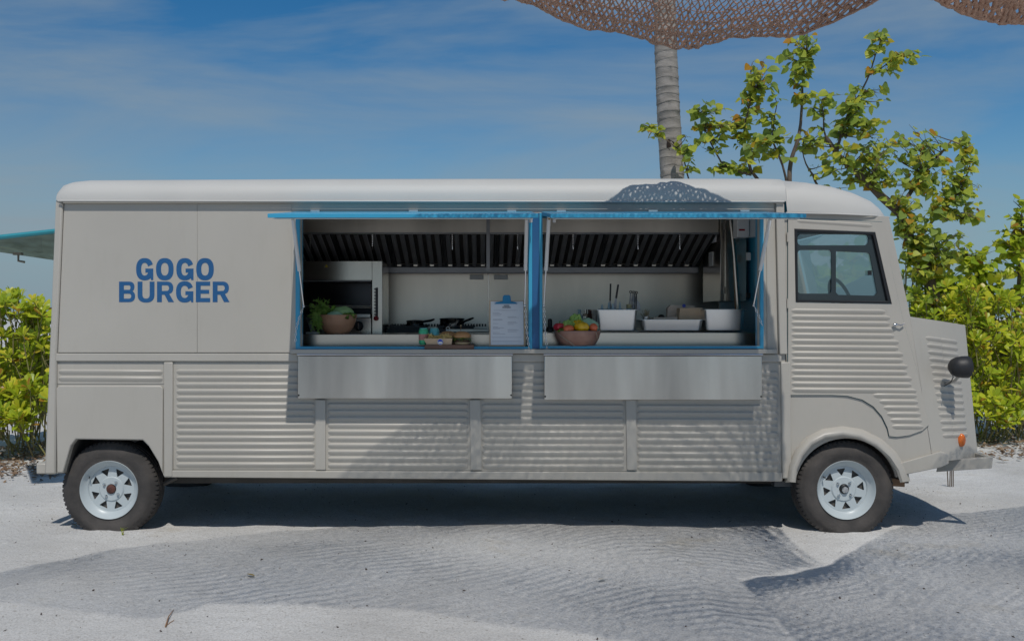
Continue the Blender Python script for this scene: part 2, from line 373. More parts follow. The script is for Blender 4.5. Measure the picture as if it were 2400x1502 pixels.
# body shell: rear wall, far side, floor, bulkhead
def box(name, m, a, b, parent=truck, bevel=0): return MB().box(a, b).build(name, m, parent, bevel)
rear = MB().prism(X([(137, 480), (145, 480), (119, 1108), (109, 1108)]), .95, W-.02).build('rear_wall', paint, truck)
xr, xb, xf = -2.86, 2.02, 3.2
MB().plate([(-2.86, .36), (1.98, .36), (1.98, 2.24), (-2.8, 2.24)], [[(-1.2, 1.25), (-1.2, 2.0), (-.9, 2.0), (-.9, 1.25)]], W-.03, W).build('far_wall', paint, truck)
box('floor', darkm, (-2.84, .8, .36), (2.0, W-.03, .42)); box('floor', darkm, (-2.0, .04, .36), (2.0, .8, .42)); box('floor_plate', panm, (-1.57, .06, .421), (2.0, 1.75, .425))
box('bulkhead', tblue, (xb, .04, .42), (xb+.03, W-.04, 2.3)); box('bulkhead', darkm, (-1.62, .04, .42), (-1.58, W-.04, 2.3))
box('ceiling', white, (-2.7, .04, 2.27), (2.0, W-.04, 2.29))
# roof: lofted cross sections
def roof_section(x, zdrip, ztop, y0, k=1.0):
    pts = []
    hgt = ztop - zdrip
    prof = [(0, 0), (-.0, .015), (.004, .25), (.02, .55), (.06, .80), (.14, .93), (.30, .985), (.6, 1.0)]
    half = [(y0 + a*k, zdrip + b*hgt) for a, b in prof]
    full = half + [(W - a, b) for a, b in reversed(half)]
    return [(x, a, b) for a, b in full]
def X1(px, y=0): return P(px, 0, y).x
secs = []
for px, pd, pt, y0 in [(133, 471, 462, .02), (136, 471, 445, -.03), (146, 471, 432, -.04), (162, 471, 425, -.04), (200, 471, 421, -.04), (700, 472, 418, -.04), (1300, 472, 417, -.04), (1800, 472, 417, -.04), (1838, 474, 418, -.04),
                       (1842, 498, 419, -.03), (1900, 499, 424, -.03), (1960, 501, 434, -.03), (2010, 503, 448, -.02), (2048, 505, 466, 0), (2070, 507, 482, .03), (2084, 509, 498, .07), (2087, 510, 507, .10)]:
    secs.append(roof_section(X1(px), P(0, pd).z, P(0, pt, .14).z, y0))
m = MB(); n = len(secs[0])
vs = [v for s_ in secs for v in s_]; fs = [(i*n+k, i*n+k+1, (i+1)*n+k+1, (i+1)*n+k) for i in range(len(secs)-1) for k in range(n-1)]
fs += [tuple(range(n-1, -1, -1)), tuple((len(secs)-1)*n+k for k in range(n))]
m.add(vs, fs); roof = m.build('roof', roofp, truck, smooth=50)
MB().tube([P(135, 471, -.045), P(900, 472, -.045), P(1838, 473, -.045)], .006, 8).build('drip_rail', roofp, roof)
MB().tube([P(1842, 499, -.035), P(1960, 501.5, -.035), P(2050, 505.5, -.01), P(2084, 510, .06)], .005, 8).build('drip_rail', roofp, roof)
# sill, shelves
MB().box((P(684, 0).x, -.055, P(0, 828).z), (P(1816, 0).x, .27, P(0, 818).z)).build('sill', paint, truck, .003)
MB().box((P(684, 0).x, -.012, P(0, 824).z), (P(698, 0).x, .002, P(0, 505).z)).build('frame_post', paint, truck, .003)
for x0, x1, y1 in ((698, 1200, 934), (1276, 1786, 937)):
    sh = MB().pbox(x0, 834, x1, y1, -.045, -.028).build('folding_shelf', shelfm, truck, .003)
    MB().tube([P(x0-2, 831, -.052), P(x1+2, 831, -.052)], .006, 8).build('hinge', chrome, sh)
    for hx in (x0+2, x1-2): MB().ball(P(hx, y1-8, -.046), .006, 8, 5).build('latch', black, sh)
# blue opening frames
def frame(x0, y0, x1, y1, t=8, tl=None):
    o = [(x0, y0), (x1, y0), (x1, y1), (x0, y1)]; i = [(x0+(tl or t), y0+t), (x1-t, y0+t), (x1-t, y1-6), (x0+(tl or t), y1-6)]
    return MB().plate(X(o), [X(i)], -.02, .10).build('hatch_frame', blue, truck, .002)
frame(694, 500, 1247, 818, 8, 10); frame(1264, 500, 1788, 817, 8, 7)
MB().pbox(1247.5, 500, 1263.5, 817, -.014, .12).build('centre_post', dblue, truck)
# raised stainless counter inside, with its front face
MB().pbox(703, 783, 1238, 817, .27, .9).build('counter', steelb, truck, .004)
MB().pbox(1271, 779, 1782, 817, .27, .9).build('counter', steelb, truck, .004)
# serving hatches
def hatch(xa, xb_, ends, chains):
    hz, fz = P(0, 497).z, EZ + .581
    tilt = (hz - fz)/.88
    m = MB(); t = .024
    vs = []
    for x in (xa, xb_):
        for y, z in ((-.02, hz), (-.88, fz+.010), (-.88, fz-.014), (-.02, hz-t)): vs.append((x, y, z))
    h = MB().add(vs, [(0,1,2,3), (7,6,5,4), (0,4,5,1), (1,5,6,2), (2,6,7,3), (3,7,4,0)]).build('serving_hatch', blue, truck, .002)
    sk_ = [(x, y, z) for x in (xa+.03, xb_-.03) for y, z in ((-.05, hz-.05*tilt-t-.002), (-.855, fz-.012+.025*tilt-.004), (-.855, fz-.018+.025*tilt-.004), (-.05, hz-.05*tilt-t-.008))]
    MB().add(sk_, [(0,1,2,3), (7,6,5,4), (0,4,5,1), (1,5,6,2), (2,6,7,3), (3,7,4,0)]).build('hatch_bounce_panel', white, h)  # white panel added under the hatch to bounce light into the kitchen
    for x in (xa+.13, (xa+xb_)/2, xb_-.13): MB().box((x-.03, -.032, hz-.004), (x+.03, .0, hz+.010)).build('hinge', chrome, h)
    for (tx, bx, by) in ends:
        p0 = Vector((P(tx, 0, 0).x, -.16, hz-.16*tilt-.028)); p2 = P(bx, by, -.03); pm = p0.lerp(p2, .60)
        s = MB().tube([p0, pm], .0125, 12).build('gas_strut', white, truck)
        MB().tube([pm, p2], .0045, 8).build('strut_rod', chrome, s)
        MB().box((p0.x-.008, p0.y-.01, p0.z-.02), (p0.x+.008, p0.y+.01, p0.z+.028)).build('strut_bracket', brassm, s)
        MB().ball(p2, .009, 8, 6).build('strut_pin', chrome, s)
    for pts in chains:
        pts = [P(a, b_, -.035) for a, b_ in pts]; m = MB(); seg = []
        for a, b_ in zip(pts[:-1], pts[1:]):
            L_ = (b_-a).length; k = max(1, int(L_/.017))
            for i in range(k): seg.append((a.lerp(b_, (i+.5)/k), (b_-a).normalized()))
        for i, (c_, d_) in enumerate(seg):
            side = Vector((1, 0, .0)) if i % 2 else Vector((0, 1, 0))
            side = (side - d_*side.dot(d_)).normalized()
            ring = [c_ + d_*.0115*math.cos(t) + side*.0062*math.sin(t) for t in [2*math.pi*j/8 for j in range(9)]]
            m.tube(ring, .0019, 5, False)
        m.build('chain', chrome, truck)
    return h
hatch(-1.252, .319, [(697, 712, 718), (1232, 1230, 716)], [[(711, 720), (702, 742), (694, 772), (692, 800)], [(1231, 720), (1234, 770), (1241, 828)]])
hatch(.389, 1.873, [(1283, 1275, 716), (1789, 1766, 716)], [[(1275, 720), (1277, 770), (1283, 828)], [(1769, 720), (1779, 742), (1787, 764)]])
for px in (1244, 1299): MB().tube([P(px, 512, -.1), P(px, 522, -.1)], .011, 10).build('hatch_bumper', white, truck, .003)
# lettering --------------------------------------------------
def arc(cx, cy, rx, ry, a0, a1, n=12, e=1.0):
    out = []
    for i in range(n+1):
        t = R(a0+(a1-a0)*i/n); c_, s_ = math.cos(t), math.sin(t)
        out.append((cx+rx*math.copysign(abs(c_)**e, c_), cy+ry*math.copysign(abs(s_)**e, s_)))
    return out
E_ = .84
def gO(w, t): return [arc(w/2, .5, w/2, .52, 0, 360, 40, E_)[:-1]], [arc(w/2, .5, w/2-t, .5-t*.86, 0, 360, 32, E_)[:-1]]
def gG(w, t):
    o = arc(w/2, .5, w/2, .52, 22, 318, 34, E_) + [(w-.13, .10), (w-.10, -.01), (w, -.01), (w, .53), (w*.54, .53), (w*.54, .345), (w-t, .345)]
    i = arc(w/2, .5, w/2-t, .5-t*.86, 318, 22, 28, E_)
    return [o + i], []
def gU(w, t): return [[(0, 1), (0, .36)] + arc(w/2, .36, w/2, .38, 180, 360, 18, E_) + [(w, 1), (w-t, 1), (w-t, .36)] + arc(w/2, .37, w/2-t, .20, 360, 180, 14, E_) + [(t, 1)]], []
def gE(w, t): return [[(0, 0), (w, 0), (w, .2), (t, .2), (t, .41), (w*.93, .41), (w*.93, .60), (t, .60), (t, .8), (w, .8), (w, 1), (0, 1)]], []
def gB(w, t):
    r1, r2 = .245, .285
    return [[(0, 0)] + [(w-r2, 0)] + arc(w-r2, .285, r2, .285, -90, 62, 12, .9) + arc(w-r1-.03, .745, r1, .255, -52, 90, 12, .9) + [(0, 1)]], \
        [[(t, .17)] + arc(w-r2, .29, r2-t+.05, .12, -90, 90, 8) + [(t, .41)], [(t, .60)] + arc(w-r1-.03, .71, r1-t+.04, .11, -90, 90, 8) + [(t, .82)]]
def gR(w, t):
    return [[(0, 0), (t, 0), (t, .36), (w*.46, .36), (w-t*1.05, 0), (w+.02, 0), (w*.74, .40)] + arc(w-.31, .69, .30, .31, -50, 90, 14, .9) + [(0, 1)]], \
        [[(t, .54)] + arc(w-.31, .685, .30-t+.03, .135, -90, 90, 10) + [(t, .82)]]
GL = {'G': gG, 'O': gO, 'U': gU, 'E': gE, 'B': gB, 'R': gR}
def letters(word, x0, x1, y0, y1, gap, d0, parent, name='letter', m=letblue, conv=None, thick=.0015):
    h = (y1-y0); ws = {'G': .80, 'O': .82, 'B': .74, 'U': .78, 'R': .76, 'E': .66}
    tot = sum(ws[c_] for c_ in word); k = ((x1-x0) - gap*(len(word)-1))/(tot*h); x = x0; outs = []
    for c_ in word:
        w = ws[c_]*k; o, hs_ = GL[c_](w, .235)
        f = lambda pts: X([(x + a*h, y1 - b_*h) for a, b_ in pts], d0)
        outs.append(MB().plate(f(o[0]), [f(q) for q in hs_], d0, d0+thick)); x += w*h + gap
    if name == 'letter': return [q.build('letter', m, parent, smooth=0) for q in outs]
    a = MB()
    for q in outs: a.add(q.v, q.f)
    return a
letters('GOGO', 319, 501, 606, 656, 6.5, -.0105, pa); letters('BURGER', 279, 537, 660, 708, 6, -.0105, pa)

# ------------------------------------------------------------ cab
WIN = [(1861, 537), (2049, 545), (2088, 712), (1864, 708)]
warc = [(1984 + 121*math.cos(R(a)), 1148 - 121*math.sin(R(a))) for a in range(14, 171, 6)]
MB().plate(X([(1836, 498), (2083, 507), (2134, 742), (2186, 1078), (2125, 1108)] + warc[0:] + [(1860, 1130), (1842, 1130)]), [X([(1856, 532), (2053, 540), (2093, 717), (1859, 713)])], .0, .03).build('cab_side', paint, truck, .004)
DOOR = [(1846, 514), (1950, 516), (2066, 521), (2090, 640), (2113, 742), (2146, 862), (2176, 994), (2160, 1008), (2130, 1019), (2100, 1023), (2083, 1021), (2079, 1002), (2066, 975), (2046, 952), (2020, 936), (1985, 927), (1950, 925), (1846, 925)]
cen = Vector((1990, 740, 0))
def grow(pts, k):
    out = []; n = len(pts)
    for i in range(n):
        a = Vector((*pts[i-1], 0)); b_ = Vector((*pts[i], 0)); c_ = Vector((*pts[(i+1) % n], 0))
        nn = ((b_-a).normalized() + (c_-b_).normalized()); nn = Vector((nn.y, -nn.x, 0)).normalized(); out.append((b_.x+nn.x*k, b_.y+nn.y*k))
    return out
MB().plate(X(grow(DOOR, 1.6)), [X(grow(WIN, 2))], -.002, .004).build('door_seal', teal, truck)
dm = MB().plate(X(DOOR), [X(grow(WIN, 1))], -.012, .004)
for i in range(14):
    yy = 729 + i*14.25; dm.rib(P(1854, yy, -.012), P(2076 + (yy-729)*.36 + (6 if i % 2 else 0), yy+2.5, -.012), nrm, .013, .039, .03)
for i, x0 in enumerate((2046, 2060, 2070, 2078, 2086, 2090)):
    yy = 927 + i*14.6; dm.rib(P(x0, yy, -.012), P(2150+i*3, yy+1, -.012), nrm, .012, .038, .03)
dm.rib(P(1866, 518, -.012), P(2046, 530, -.012), nrm, .008, .028, .03)
door = dm.build('cab_door', paint, truck, smooth=60)
MB().ball(P(2098, 761, -.03), .014, 12, 8, (1.3, .8, .8)).tube([P(2098, 760, -.03), P(2112, 762, -.035), P(2120, 758, -.03)], .005, 8).build('door_handle', chrome, door)
for yy in (545, 700, 880): MB().tube([P(1846, yy, -.012), P(1846, yy+22, -.012)], .007, 8).build('door_hinge', paint, door)
# window: black frame with three lights
lights = [rrect(1870, 549, 2036, 575, 9), rrect(1870, 586, 1950, 688, 8), None]
lights[2] = [(1960, 589), (2033, 592), (2040, 596), (2057, 686), (2052, 693), (1966, 691), (1960, 685)]
wf = MB().plate(X(WIN), [X([(1867, 543), (2044, 551), (2079, 706), (1869, 703)])], -.016, .03).build('window_frame', black, door, .002)
wframe2 = MB().plate(X([(1867, 543), (2044, 551), (2079, 706), (1869, 703)]), [X(q, .0) for q in lights], .006, .02).build('window_bar', mat('tinted_band', (.035, .045, .05), .12, 0, .1, 3), door)
MB().plate(X([(1867, 543), (2044, 551), (2079, 706), (1869, 703)]), [], .0225, .026).build('window_pane', glass, door)
MB().pbox(2034, 634, 2043, 645, .0, .005).build('window_latch', black, door)
# hood side (tapers inwards to the front)
y1 = .32
def HP(u, v):
    """point on the tapering hood side: u 0..1 back to front, v 0..1 top to bottom"""
    a = P(2133, 742, .0).lerp(P(2187, 1082, .0), v); b_ = P(2262, 762, y1).lerp(P(2292, 1070, y1), v); q = a.lerp(b_, u); q.y += .06*math.sin(u*math.pi)*-.4; return q
m = MB(); nu = 10
for u in range(nu+1):
    for v in range(2): m.v.append(tuple(HP(u/nu, v)))
m.f = [(2*u, 2*u+1, 2*u+3, 2*u+2) for u in range(nu)]
for i in range(15):
    v = .14 + i*.049
    pa_, pb_ = HP(.20+.004*i, v), HP(.80, v+.004)
    nn = (HP(.8, v)-HP(.2, v)).cross(Vector((0, 0, 1)));  nn = nn if nn.y < 0 else -nn
    mid = HP(.5, v+.002); m.rib(pa_, mid + (mid-pa_).normalized()*0 , nn, .012, .038, .03); m.rib(mid - (pb_-mid).normalized()*.035, pb_, nn, .012, .038, .03)
m.build('hood_side', paint, truck, smooth=60, fix=False)
m = MB(); q = [HP(u/nu, 0) for u in range(nu+1)]
m.v = [tuple(a) for a in q] + [(a.x, W-a.y, a.z) for a in q]; m.f = [(i, i+1, nu+2+i, nu+1+i) for i in range(nu)]; m.build('hood_top', paint, truck)
q = [HP(u/nu, v) for v in (0, 1) for u in range(nu+1)]; m = MB(); m.v = [(a.x, W-a.y, a.z) for a in q]; m.f = [(i, i+1, nu+2+i, nu+1+i) for i in range(nu)]; m.build('hood_side', paint, truck)
a, b_ = HP(1, 0), HP(1, 1); gr = MB().add([a, b_, (b_.x, W-b_.y, b_.z), (a.x, W-a.y, a.z)], [(0, 1, 2, 3)])
gr.build('grille_panel', paint, truck)
# windscreen and front pillars
a, b_ = P(2083, 508, .03), P(2133, 742, .03)
MB().add([(a.x-.01, .09, a.z-.02), (b_.x-.01, .09, b_.z+.02), (b_.x-.01, W-.09, b_.z+.02), (a.x-.01, W-.09, a.z-.02)], [(0, 1, 2, 3)]).build('windscreen', glass, truck)
MB().add([a, b_, (b_.x, .09, b_.z), (a.x, .09, a.z), (a.x-.06, .0315, a.z), (b_.x-.06, .0315, b_.z), (b_.x-.06, .09, b_.z), (a.x-.06, .09, a.z)], [(0,1,2,3), (4,7,6,5), (0,4,5,1), (3,2,6,7), (0,3,7,4), (1,5,6,2)]).build('windscreen_pillar', paint, truck)
MB().plate([(x, z) for x, z in X([(1836, 498), (2083, 507), (2134, 742), (2186, 1078), (2125, 1108), (1842, 1108)])], [X([(1850, 528), (2053, 536), (2093, 700), (1855, 700)])], W-.03, W).build('cab_side', paint, truck)
box('cab_floor', darkm, (2.03, .45, .42), (3.1, W-.04, .47)); box('dashboard', darkm, (2.68, .12, 1.28), (2.86, W-.12, 1.48))
# wheel flare, mudguard, step, bumpers
fl = [(1862, 1130), (1866, 1098), (1880, 1066), (1903, 1040), (1936, 1024), (1976, 1019), (2016, 1026), (2054, 1045), (2084, 1072), (2104, 1102), (2113, 1130)]
m = MB(); pf = []
cx_, cy_ = 1984, 1148
fl2 = []
for i, (a, b_) in enumerate(fl):
    dx, dy = a-cx_, b_-cy_; r_ = math.hypot(dx, dy); wd = 17
    ux, uy = dx/r_, dy/r_
    for t, dep in ((-3, .0), (-3, -.055), (3, -.068), (9, -.062), (wd, -.03), (wd+4, .0)): fl2.append(P(a+ux*t, b_+uy*t, dep))
n = 6; m.v = [tuple(v) for v in fl2]; m.f = [(i*n+k, i*n+k+1, (i+1)*n+k+1, (i+1)*n+k) for i in range(len(fl)-1) for k in range(n-1)]
m.build('wheel_flare', paint, truck, smooth=60)
MB().prism(X([(1863, 1128), (1872, 1085), (1905, 1038), (1975, 1015), (2050, 1038), (2100, 1085), (2118, 1128), (2124, 1128), (2112, 1060), (2052, 1020), (1975, 1004), (1896, 1024), (1858, 1080), (1852, 1128)]), .031, .75).build('wheel_arch_liner', darkm, truck)
MB().add([P(2092, 1090, -.03), P(2205, 1058, -.03), P(2222, 1066, .02), P(2224, 1086, .02), P(2205, 1095, -.03), P(2122, 1112, -.03),
          P(2100, 1086, .03), P(2205, 1056, .03), P(2218, 1062, .08), P(2220, 1084, .08), P(2205, 1092, .06), P(2122, 1108, .06)],
         [(0,1,4,5), (1,2,3,4), (6,11,10,7), (7,10,9,8), (0,6,7,1), (1,7,8,2), (2,8,9,3), (3,9,10,4), (4,10,11,5), (5,11,6,0)]).build('front_step', paint, truck, .004)
bb = MB(); a, b_ = P(2200, 1110, .16), P(2325, 1076, .16)
bb.add([P(2194, 1106, .22), P(2325, 1097, .08), P(2328, 1070, .08), P(2200, 1080, .22), P(2196, 1101, .26), P(2322, 1094, .12), P(2325, 1068, .12), P(2202, 1078, .26)],
       [(0,1,2,3), (4,7,6,5), (0,4,5,1), (3,2,6,7), (0,3,7,4), (1,5,6,2)])
bmp = bb.build('front_bumper', paint, truck, .004)
MB().box((P(2315, 0, .12).x, .11, P(0, 1097, .1).z), (P(2326, 0, .1).x, W-.1, P(0, 1070, .1).z)).build('bumper_beam', paint, bmp, .006)
MB().box((P(83, 0, .05).x, .06, P(0, 1111, .05).z), (P(106, 0, .05).x, W-.06, P(0, 1086, .05).z)).build('rear_bumper', paint, truck, .008)
MB().box((P(106, 0, .1).x-.01, .3, P(0, 1106, .05).z), (P(125, 0, .1).x, .36, P(0, 1090, .05).z)).build('bumper_bracket', darkm, truck)
# indicator and headlamp
s = HP(.62, .86); MB().ball(s + Vector((0, -.012, 0)), .034, 16, 10, (.85, .6, 1.35)).build('indicator', amber, truck)
c0 = P(2250, 860, -.02)
hl = MB(); prof = [(0.001, -.062), (.03, -.058), (.056, -.036), (.070, -.004), (.073, .03), (.070, .05)]
# headlamp shell faces forward (+x)
vs = []; nn = 24
for r_, h in [(0.001, -.075), (.028, -.070), (.052, -.052), (.067, -.022), (.073, .012), (.074, .05), (.070, .056)]:
    for k in range(nn): t = 2*math.pi*k/nn; vs.append((c0.x+h, c0.y+r_*math.cos(t), c0.z+r_*math.sin(t)))
fs = [(i*nn+k, i*nn+(k+1) % nn, (i+1)*nn+(k+1) % nn, (i+1)*nn+k) for i in range(6) for k in range(nn)]
head = hl.add(vs, fs).build('headlamp', headm, truck)
vs = [(c0.x+.052+.012*(1-(r_/.068)**2), c0.y+r_*math.cos(2*math.pi*k/nn), c0.z+r_*math.sin(2*math.pi*k/nn)) for r_ in (.068, .04, .001) for k in range(nn)]
MB().add(vs, [(i*nn+k, i*nn+(k+1) % nn, (i+1)*nn+(k+1) % nn, (i+1)*nn+k) for i in range(2) for k in range(nn)]).build('headlamp_lens', chrome, head)
MB().tube([c0+Vector((.0, .01, -.06)), P(2238, 892, .02), P(2215, 900, .13)], .010, 8).build('headlamp_bracket', paint, head)
MB().tube([P(2232, 872, -.04), P(2234, 884, -.05), P(2228, 896, -.03), P(2213, 904, .08)], .0035, 6).build('headlamp_cable', black, head)
# underside
for y in (.35, 1.55): box('chassis_beam', darkm, (-2.7, y, .27), (3.0, y+.08, .36))
for x in (-2.56, 2.43): MB().tube([(x, .3, .28), (x, W-.3, .28)], .035, 10).build('axle', darkm, truck)
MB().tube([P(415, 1118, .2), P(384, 1133, .2), P(365, 1146, .2)], .016, 8).build('trailing_arm', darkm, truck)
MB().pbox(1815, 1127, 1860, 1140, .12, .2).build('jack_bracket', mat('grey_metal', (.12, .125, .13), .5, .6), truck)
MB().pbox(560, 1118, 640, 1127, .4, .8).build('tank', darkm, truck)
# wheels
def wheel(px, yf, hub, far=False, rot=0):
    c_ = P(px, 1148, yf); cz = c_.z; r0 = .325
    if far: c_ = Vector((c_.x, W-yf-.0, cz))
    sg = -1 if far else 1
    w = thing_part('wheel', truck, c_)
    prof = [(.188, .012), (.196, .002), (.205, .004), (.225, -.008), (.255, -.012), (.283, -.008), (.288, -.002), (.305, .008), (.316, .022), (.320, .030), (.312, .033), (.312, .040), (r0, .043), (r0, .07), (.315, .073), (.315, .083), (r0, .086), (r0, .115), (.315, .118), (.315, .128), (r0, .131), (.322, .17), (.306, .19), (.255, .21), (.2, .2)]
    m = MB(); m.lathe([(r_, h*sg) for r_, h in prof], c_, 'y', 64)
    for k in range(64):                                     # shoulder blocks of the tread
        t = 2*math.pi*k/64; t2 = t + 2*math.pi*.62/64
        q = []
        for tt in (t, t2):
            for r_, h in ((.302, .006), (.3235, .022), (.3265, .042), (.31, .042)): q.append((c_.x+r_*math.cos(tt), c_.y+h*sg, c_.z+r_*math.sin(tt)))
        m.add(q, [(0, 1, 5, 4), (1, 2, 6, 5), (2, 3, 7, 6), (0, 3, 2, 1), (4, 5, 6, 7)])
    out = []
    for x, y, z in m.v:                                     # the tyre sits flat on the sand and bulges a little there
        if z < .04: y = y - sg*.012*(1 - max(z, 0)/.04) * (1 if (y-c_.y)*sg < .1 else -1)
        out.append((x, y, max(z, -.003)))
    m.v = out; m.build('tyre', rubber, w, smooth=50)
    rm = MB()
    rm.lathe([(.196, -.004*sg), (.198, .004*sg), (.190, .006*sg), (.184, .014*sg), (.176, .032*sg), (.160, .040*sg), (.155, .046*sg), (.152, .062*sg)], c_, 'y', 64)
    rm.lathe([(.196, -.004*sg), (.190, .003*sg), (.186, .012*sg)], c_, 'y', 64)
    hs_ = []
    for k in range(8):
        a = R(rot+k*45); rad = Vector((math.cos(a), math.sin(a))); tan = Vector((-rad.y, rad.x))
        tri = [rad*.136 + tan*.031, rad*.136 - tan*.031, rad*.086]
        pts = []
        for i in range(3):
            A, B, C_ = tri[i-1], tri[i], tri[(i+1) % 3]
            for f_ in (.25, .08): pts.append(B.lerp(A, f_))
            for f_ in (.08, .25): pts.append(B.lerp(C_, f_))
        hs_.append([(c_.x+p.x, c_.z+p.y) for p in pts])
    rm.plate([(c_.x+.1535*math.cos(R(a)), c_.z+.1535*math.sin(R(a))) for a in range(0, 360, 8)], hs_, c_.y+sg*.052, c_.y+sg*.060)
    rm.lathe([(.085, .051*sg), (.078, .044*sg), (.034, .044*sg), (.033, .052*sg)], c_, 'y', 40)
    rm.build('rim', rimm, w, smooth=40)
    MB().lathe([(.001, .03*sg), (.024, .03*sg), (.030, .034*sg), (.031, .05*sg)], c_, 'y', 24).build('hub_cap', hub, w)
    if hub is darkm or hub is black: MB().lathe([(.001, .022*sg), (.018, .023*sg), (.022, .03*sg)], (c_.x+.003, c_.y, c_.z-.004), 'y', 18).build('hub_nut', chrome, w)
    for k in range(4):
        a = R(rot*.5+k*90+45); q = (c_.x+.057*math.cos(a), c_.y, c_.z+.057*math.sin(a))
        MB().lathe([(.001, .026*sg), (.006, .027*sg), (.0095, .032*sg), (.0105, .046*sg)], q, 'y', 6).build('lug_nut', chrome, w)
    MB().lathe([(.155, .07*sg), (.001, .075*sg)], c_, 'y', 24).build('brake_drum', darkm, w)
    q = Vector((math.cos(R(150)), 0, math.sin(R(150))))
    MB().tube([c_+q*.166+Vector((0, .035*sg, 0)), c_+q*.158+Vector((0, .012*sg, 0))], .004, 6).build('valve', black, w)
def thing_part(name, parent, base):
    """a part that carries pieces of its own: a small mesh disc (the hub carrier) to which they are parented"""
    return MB().lathe([(.03, .12), (.12, .12), (.12, .15), (.03, .15)], base, 'y', 16).build(name, darkm, parent)
wheel(255, .05, rust, rot=20); wheel(1984, .0, black, rot=8)
wheel(255, .05, rust, True, 20); wheel(1984, .0, black, True, 8)

# seat, steering wheel, far-side details in the cab
st = MB().box((2.2, .5, 1.0), (2.6, .95, 1.12)).build('seat', darkm, truck, .03)
MB().prism([(2.16, 1.1), (2.30, 1.1), (2.24, 1.68), (2.15, 1.66)], .52, .93).build('backrest', black, st, .03)
ring = [Vector((2.66, .72, 1.56)) + Vector((-.12*math.sin(t)*.5, .19*math.cos(t), .19*math.sin(t)*.85)) for t in [2*math.pi*k/24 for k in range(25)]]
MB().tube(ring, .013, 8, False).tube([(2.66, .72, 1.56), (2.8, .72, 1.40)], .02, 8).tube([ring[2], ring[14]], .01, 6).build('steering_wheel', black, truck)
# rear hatch, held open behind the truck
hp = [P(127, 548, .75), P(-60, 569, .75), P(-60, 577, .75), P(127, 556, .75)]
a1, a2 = P(140, 547, .7), P(-90, 572, .7); b1, b2 = P(140, 612, 1.6), P(-90, 578, 1.6)
v8 = [a1, a2, b2, b1]; v8 = v8 + [v + Vector((0, 0, .035)) for v in v8]
rh = MB().add(v8, [(0,1,2,3), (7,6,5,4), (0,4,5,1), (1,5,6,2), (2,6,7,3), (3,7,4,0)]).build('rear_hatch', mat('weathered_hatch', (.20, .30, .29), .5, 0, .25, 9, .2, 20), truck)
MB().tube([a1+Vector((0, -.012, .018)), a2+Vector((0, -.012, .018))], .018, 8).build('hatch_edge', mat('turquoise_edge', (.03, .30, .36), .4), rh)
lp = P(43, 598, 1.1); MB().box((lp.x-.035, lp.y-.02, lp.z), (lp.x+.03, lp.y+.02, lp.z+.02)).tube([lp, lp-Vector((0, 0, .045)), lp-Vector((-.05, 0, .055))], .009, 8).build('hatch_latch', mat('dull_latch', (.25, .22, .18), .4, .8), rh)

# ------------------------------------------------------------ kitchen
MB().box((-1.57, 1.76, .42), (2.0, 1.78, 2.26)).build('back_wall', steel, truck)
for px in (905, 1145): MB().box((P(px, 0, 1.75).x-.006, 1.752, 1.2), (P(px, 0, 1.75).x+.006, 1.762, 1.82)).build('wall_seam', steelb, truck)
bafm = mat('baffle_steel', (.42, .42, .43), .5, .55, .12, 5)
hood = thing('extractor_hood', 'long stainless extractor hood with dark baffle filters above the cooking line', 'extractor hood', (.2, 1.3, 1.8))
fz0 = P(0, 546, .92).z; fz1 = P(0, 626, 1.6).z; gx0 = P(690, 0, 1.1).x-.1; gx1 = 1.79
MB().box((gx0, .90, fz0), (gx1, .92, 2.26)).build('fascia', steel, hood)
MB().box((gx0, .885, fz0-.012), (gx1, .925, fz0)).build('fascia_lip', darksteel, hood)
MB().add([(gx0, .94, fz0+.03), (gx1, .94, fz0+.03), (gx1, 1.62, fz1+.03), (gx0, 1.62, fz1+.03)], [(0, 1, 2, 3)]).build('plenum', darkm, hood)
fx = hyp(gx0, gx1, 8)
for i in range(8):
    xa, xb_ = fx[i]+.008, fx[i+1]-.008; fr = MB()
    f = lambda t, x: Vector((x, .94+.66*t, fz0+.004+(fz1-fz0)*t))
    fr.tube([f(0, xa), f(1, xa)], .009, 6).tube([f(0, xb_), f(1, xb_)], .009, 6).tube([f(.0, xa), f(.0, xb_)], .009, 6).tube([f(.97, xa), f(.97, xb_)], .012, 6)
    ff = fr.build('filter_frame', darksteel, hood)
    nb = 6
    for k in range(nb):
        x0 = xa + (xb_-xa)*(k+.2)/nb; x1_ = x0 + (xb_-xa)*.55/nb; m = MB()
        n_ = Vector((0, .30, .66)).normalized()*-1
        for x, h in ((x0, .0), (x0+.006, .012), (x1_-.006, .012), (x1_, .0)):
            for t in (.02, .96): m.v.append(tuple(f(t, x) + Vector((0, 0, -h))))
        m.f = [(0, 1, 3, 2), (2, 3, 5, 4), (4, 5, 7, 6)]; m.build('baffle', bafm, ff)
        if k % 2 == 0: MB().box((x0+.003, 1.53, fz1+.004), (x1_-.003, 1.56, fz1+.045)).build('filter_clip', steel, ff)
MB().box((gx0, 1.58, P(0, 641, 1.6).z), (gx1, 1.64, fz1)).build('gutter', darksteel, hood, .004)
MB().box((P(1140, 0, .88).x, .872, P(0, 640, 1.2).z), (P(1148, 0, .88).x, .90, 2.26)).build('fascia_seam', darksteel, hood)
MB().tube([P(706, 548, .8), P(1140, 548, .8)], .0035, 6).tube([P(1150, 549, .8), P(1668, 548, .8)], .0035, 6).build('hanging_rail', chrome, hood)
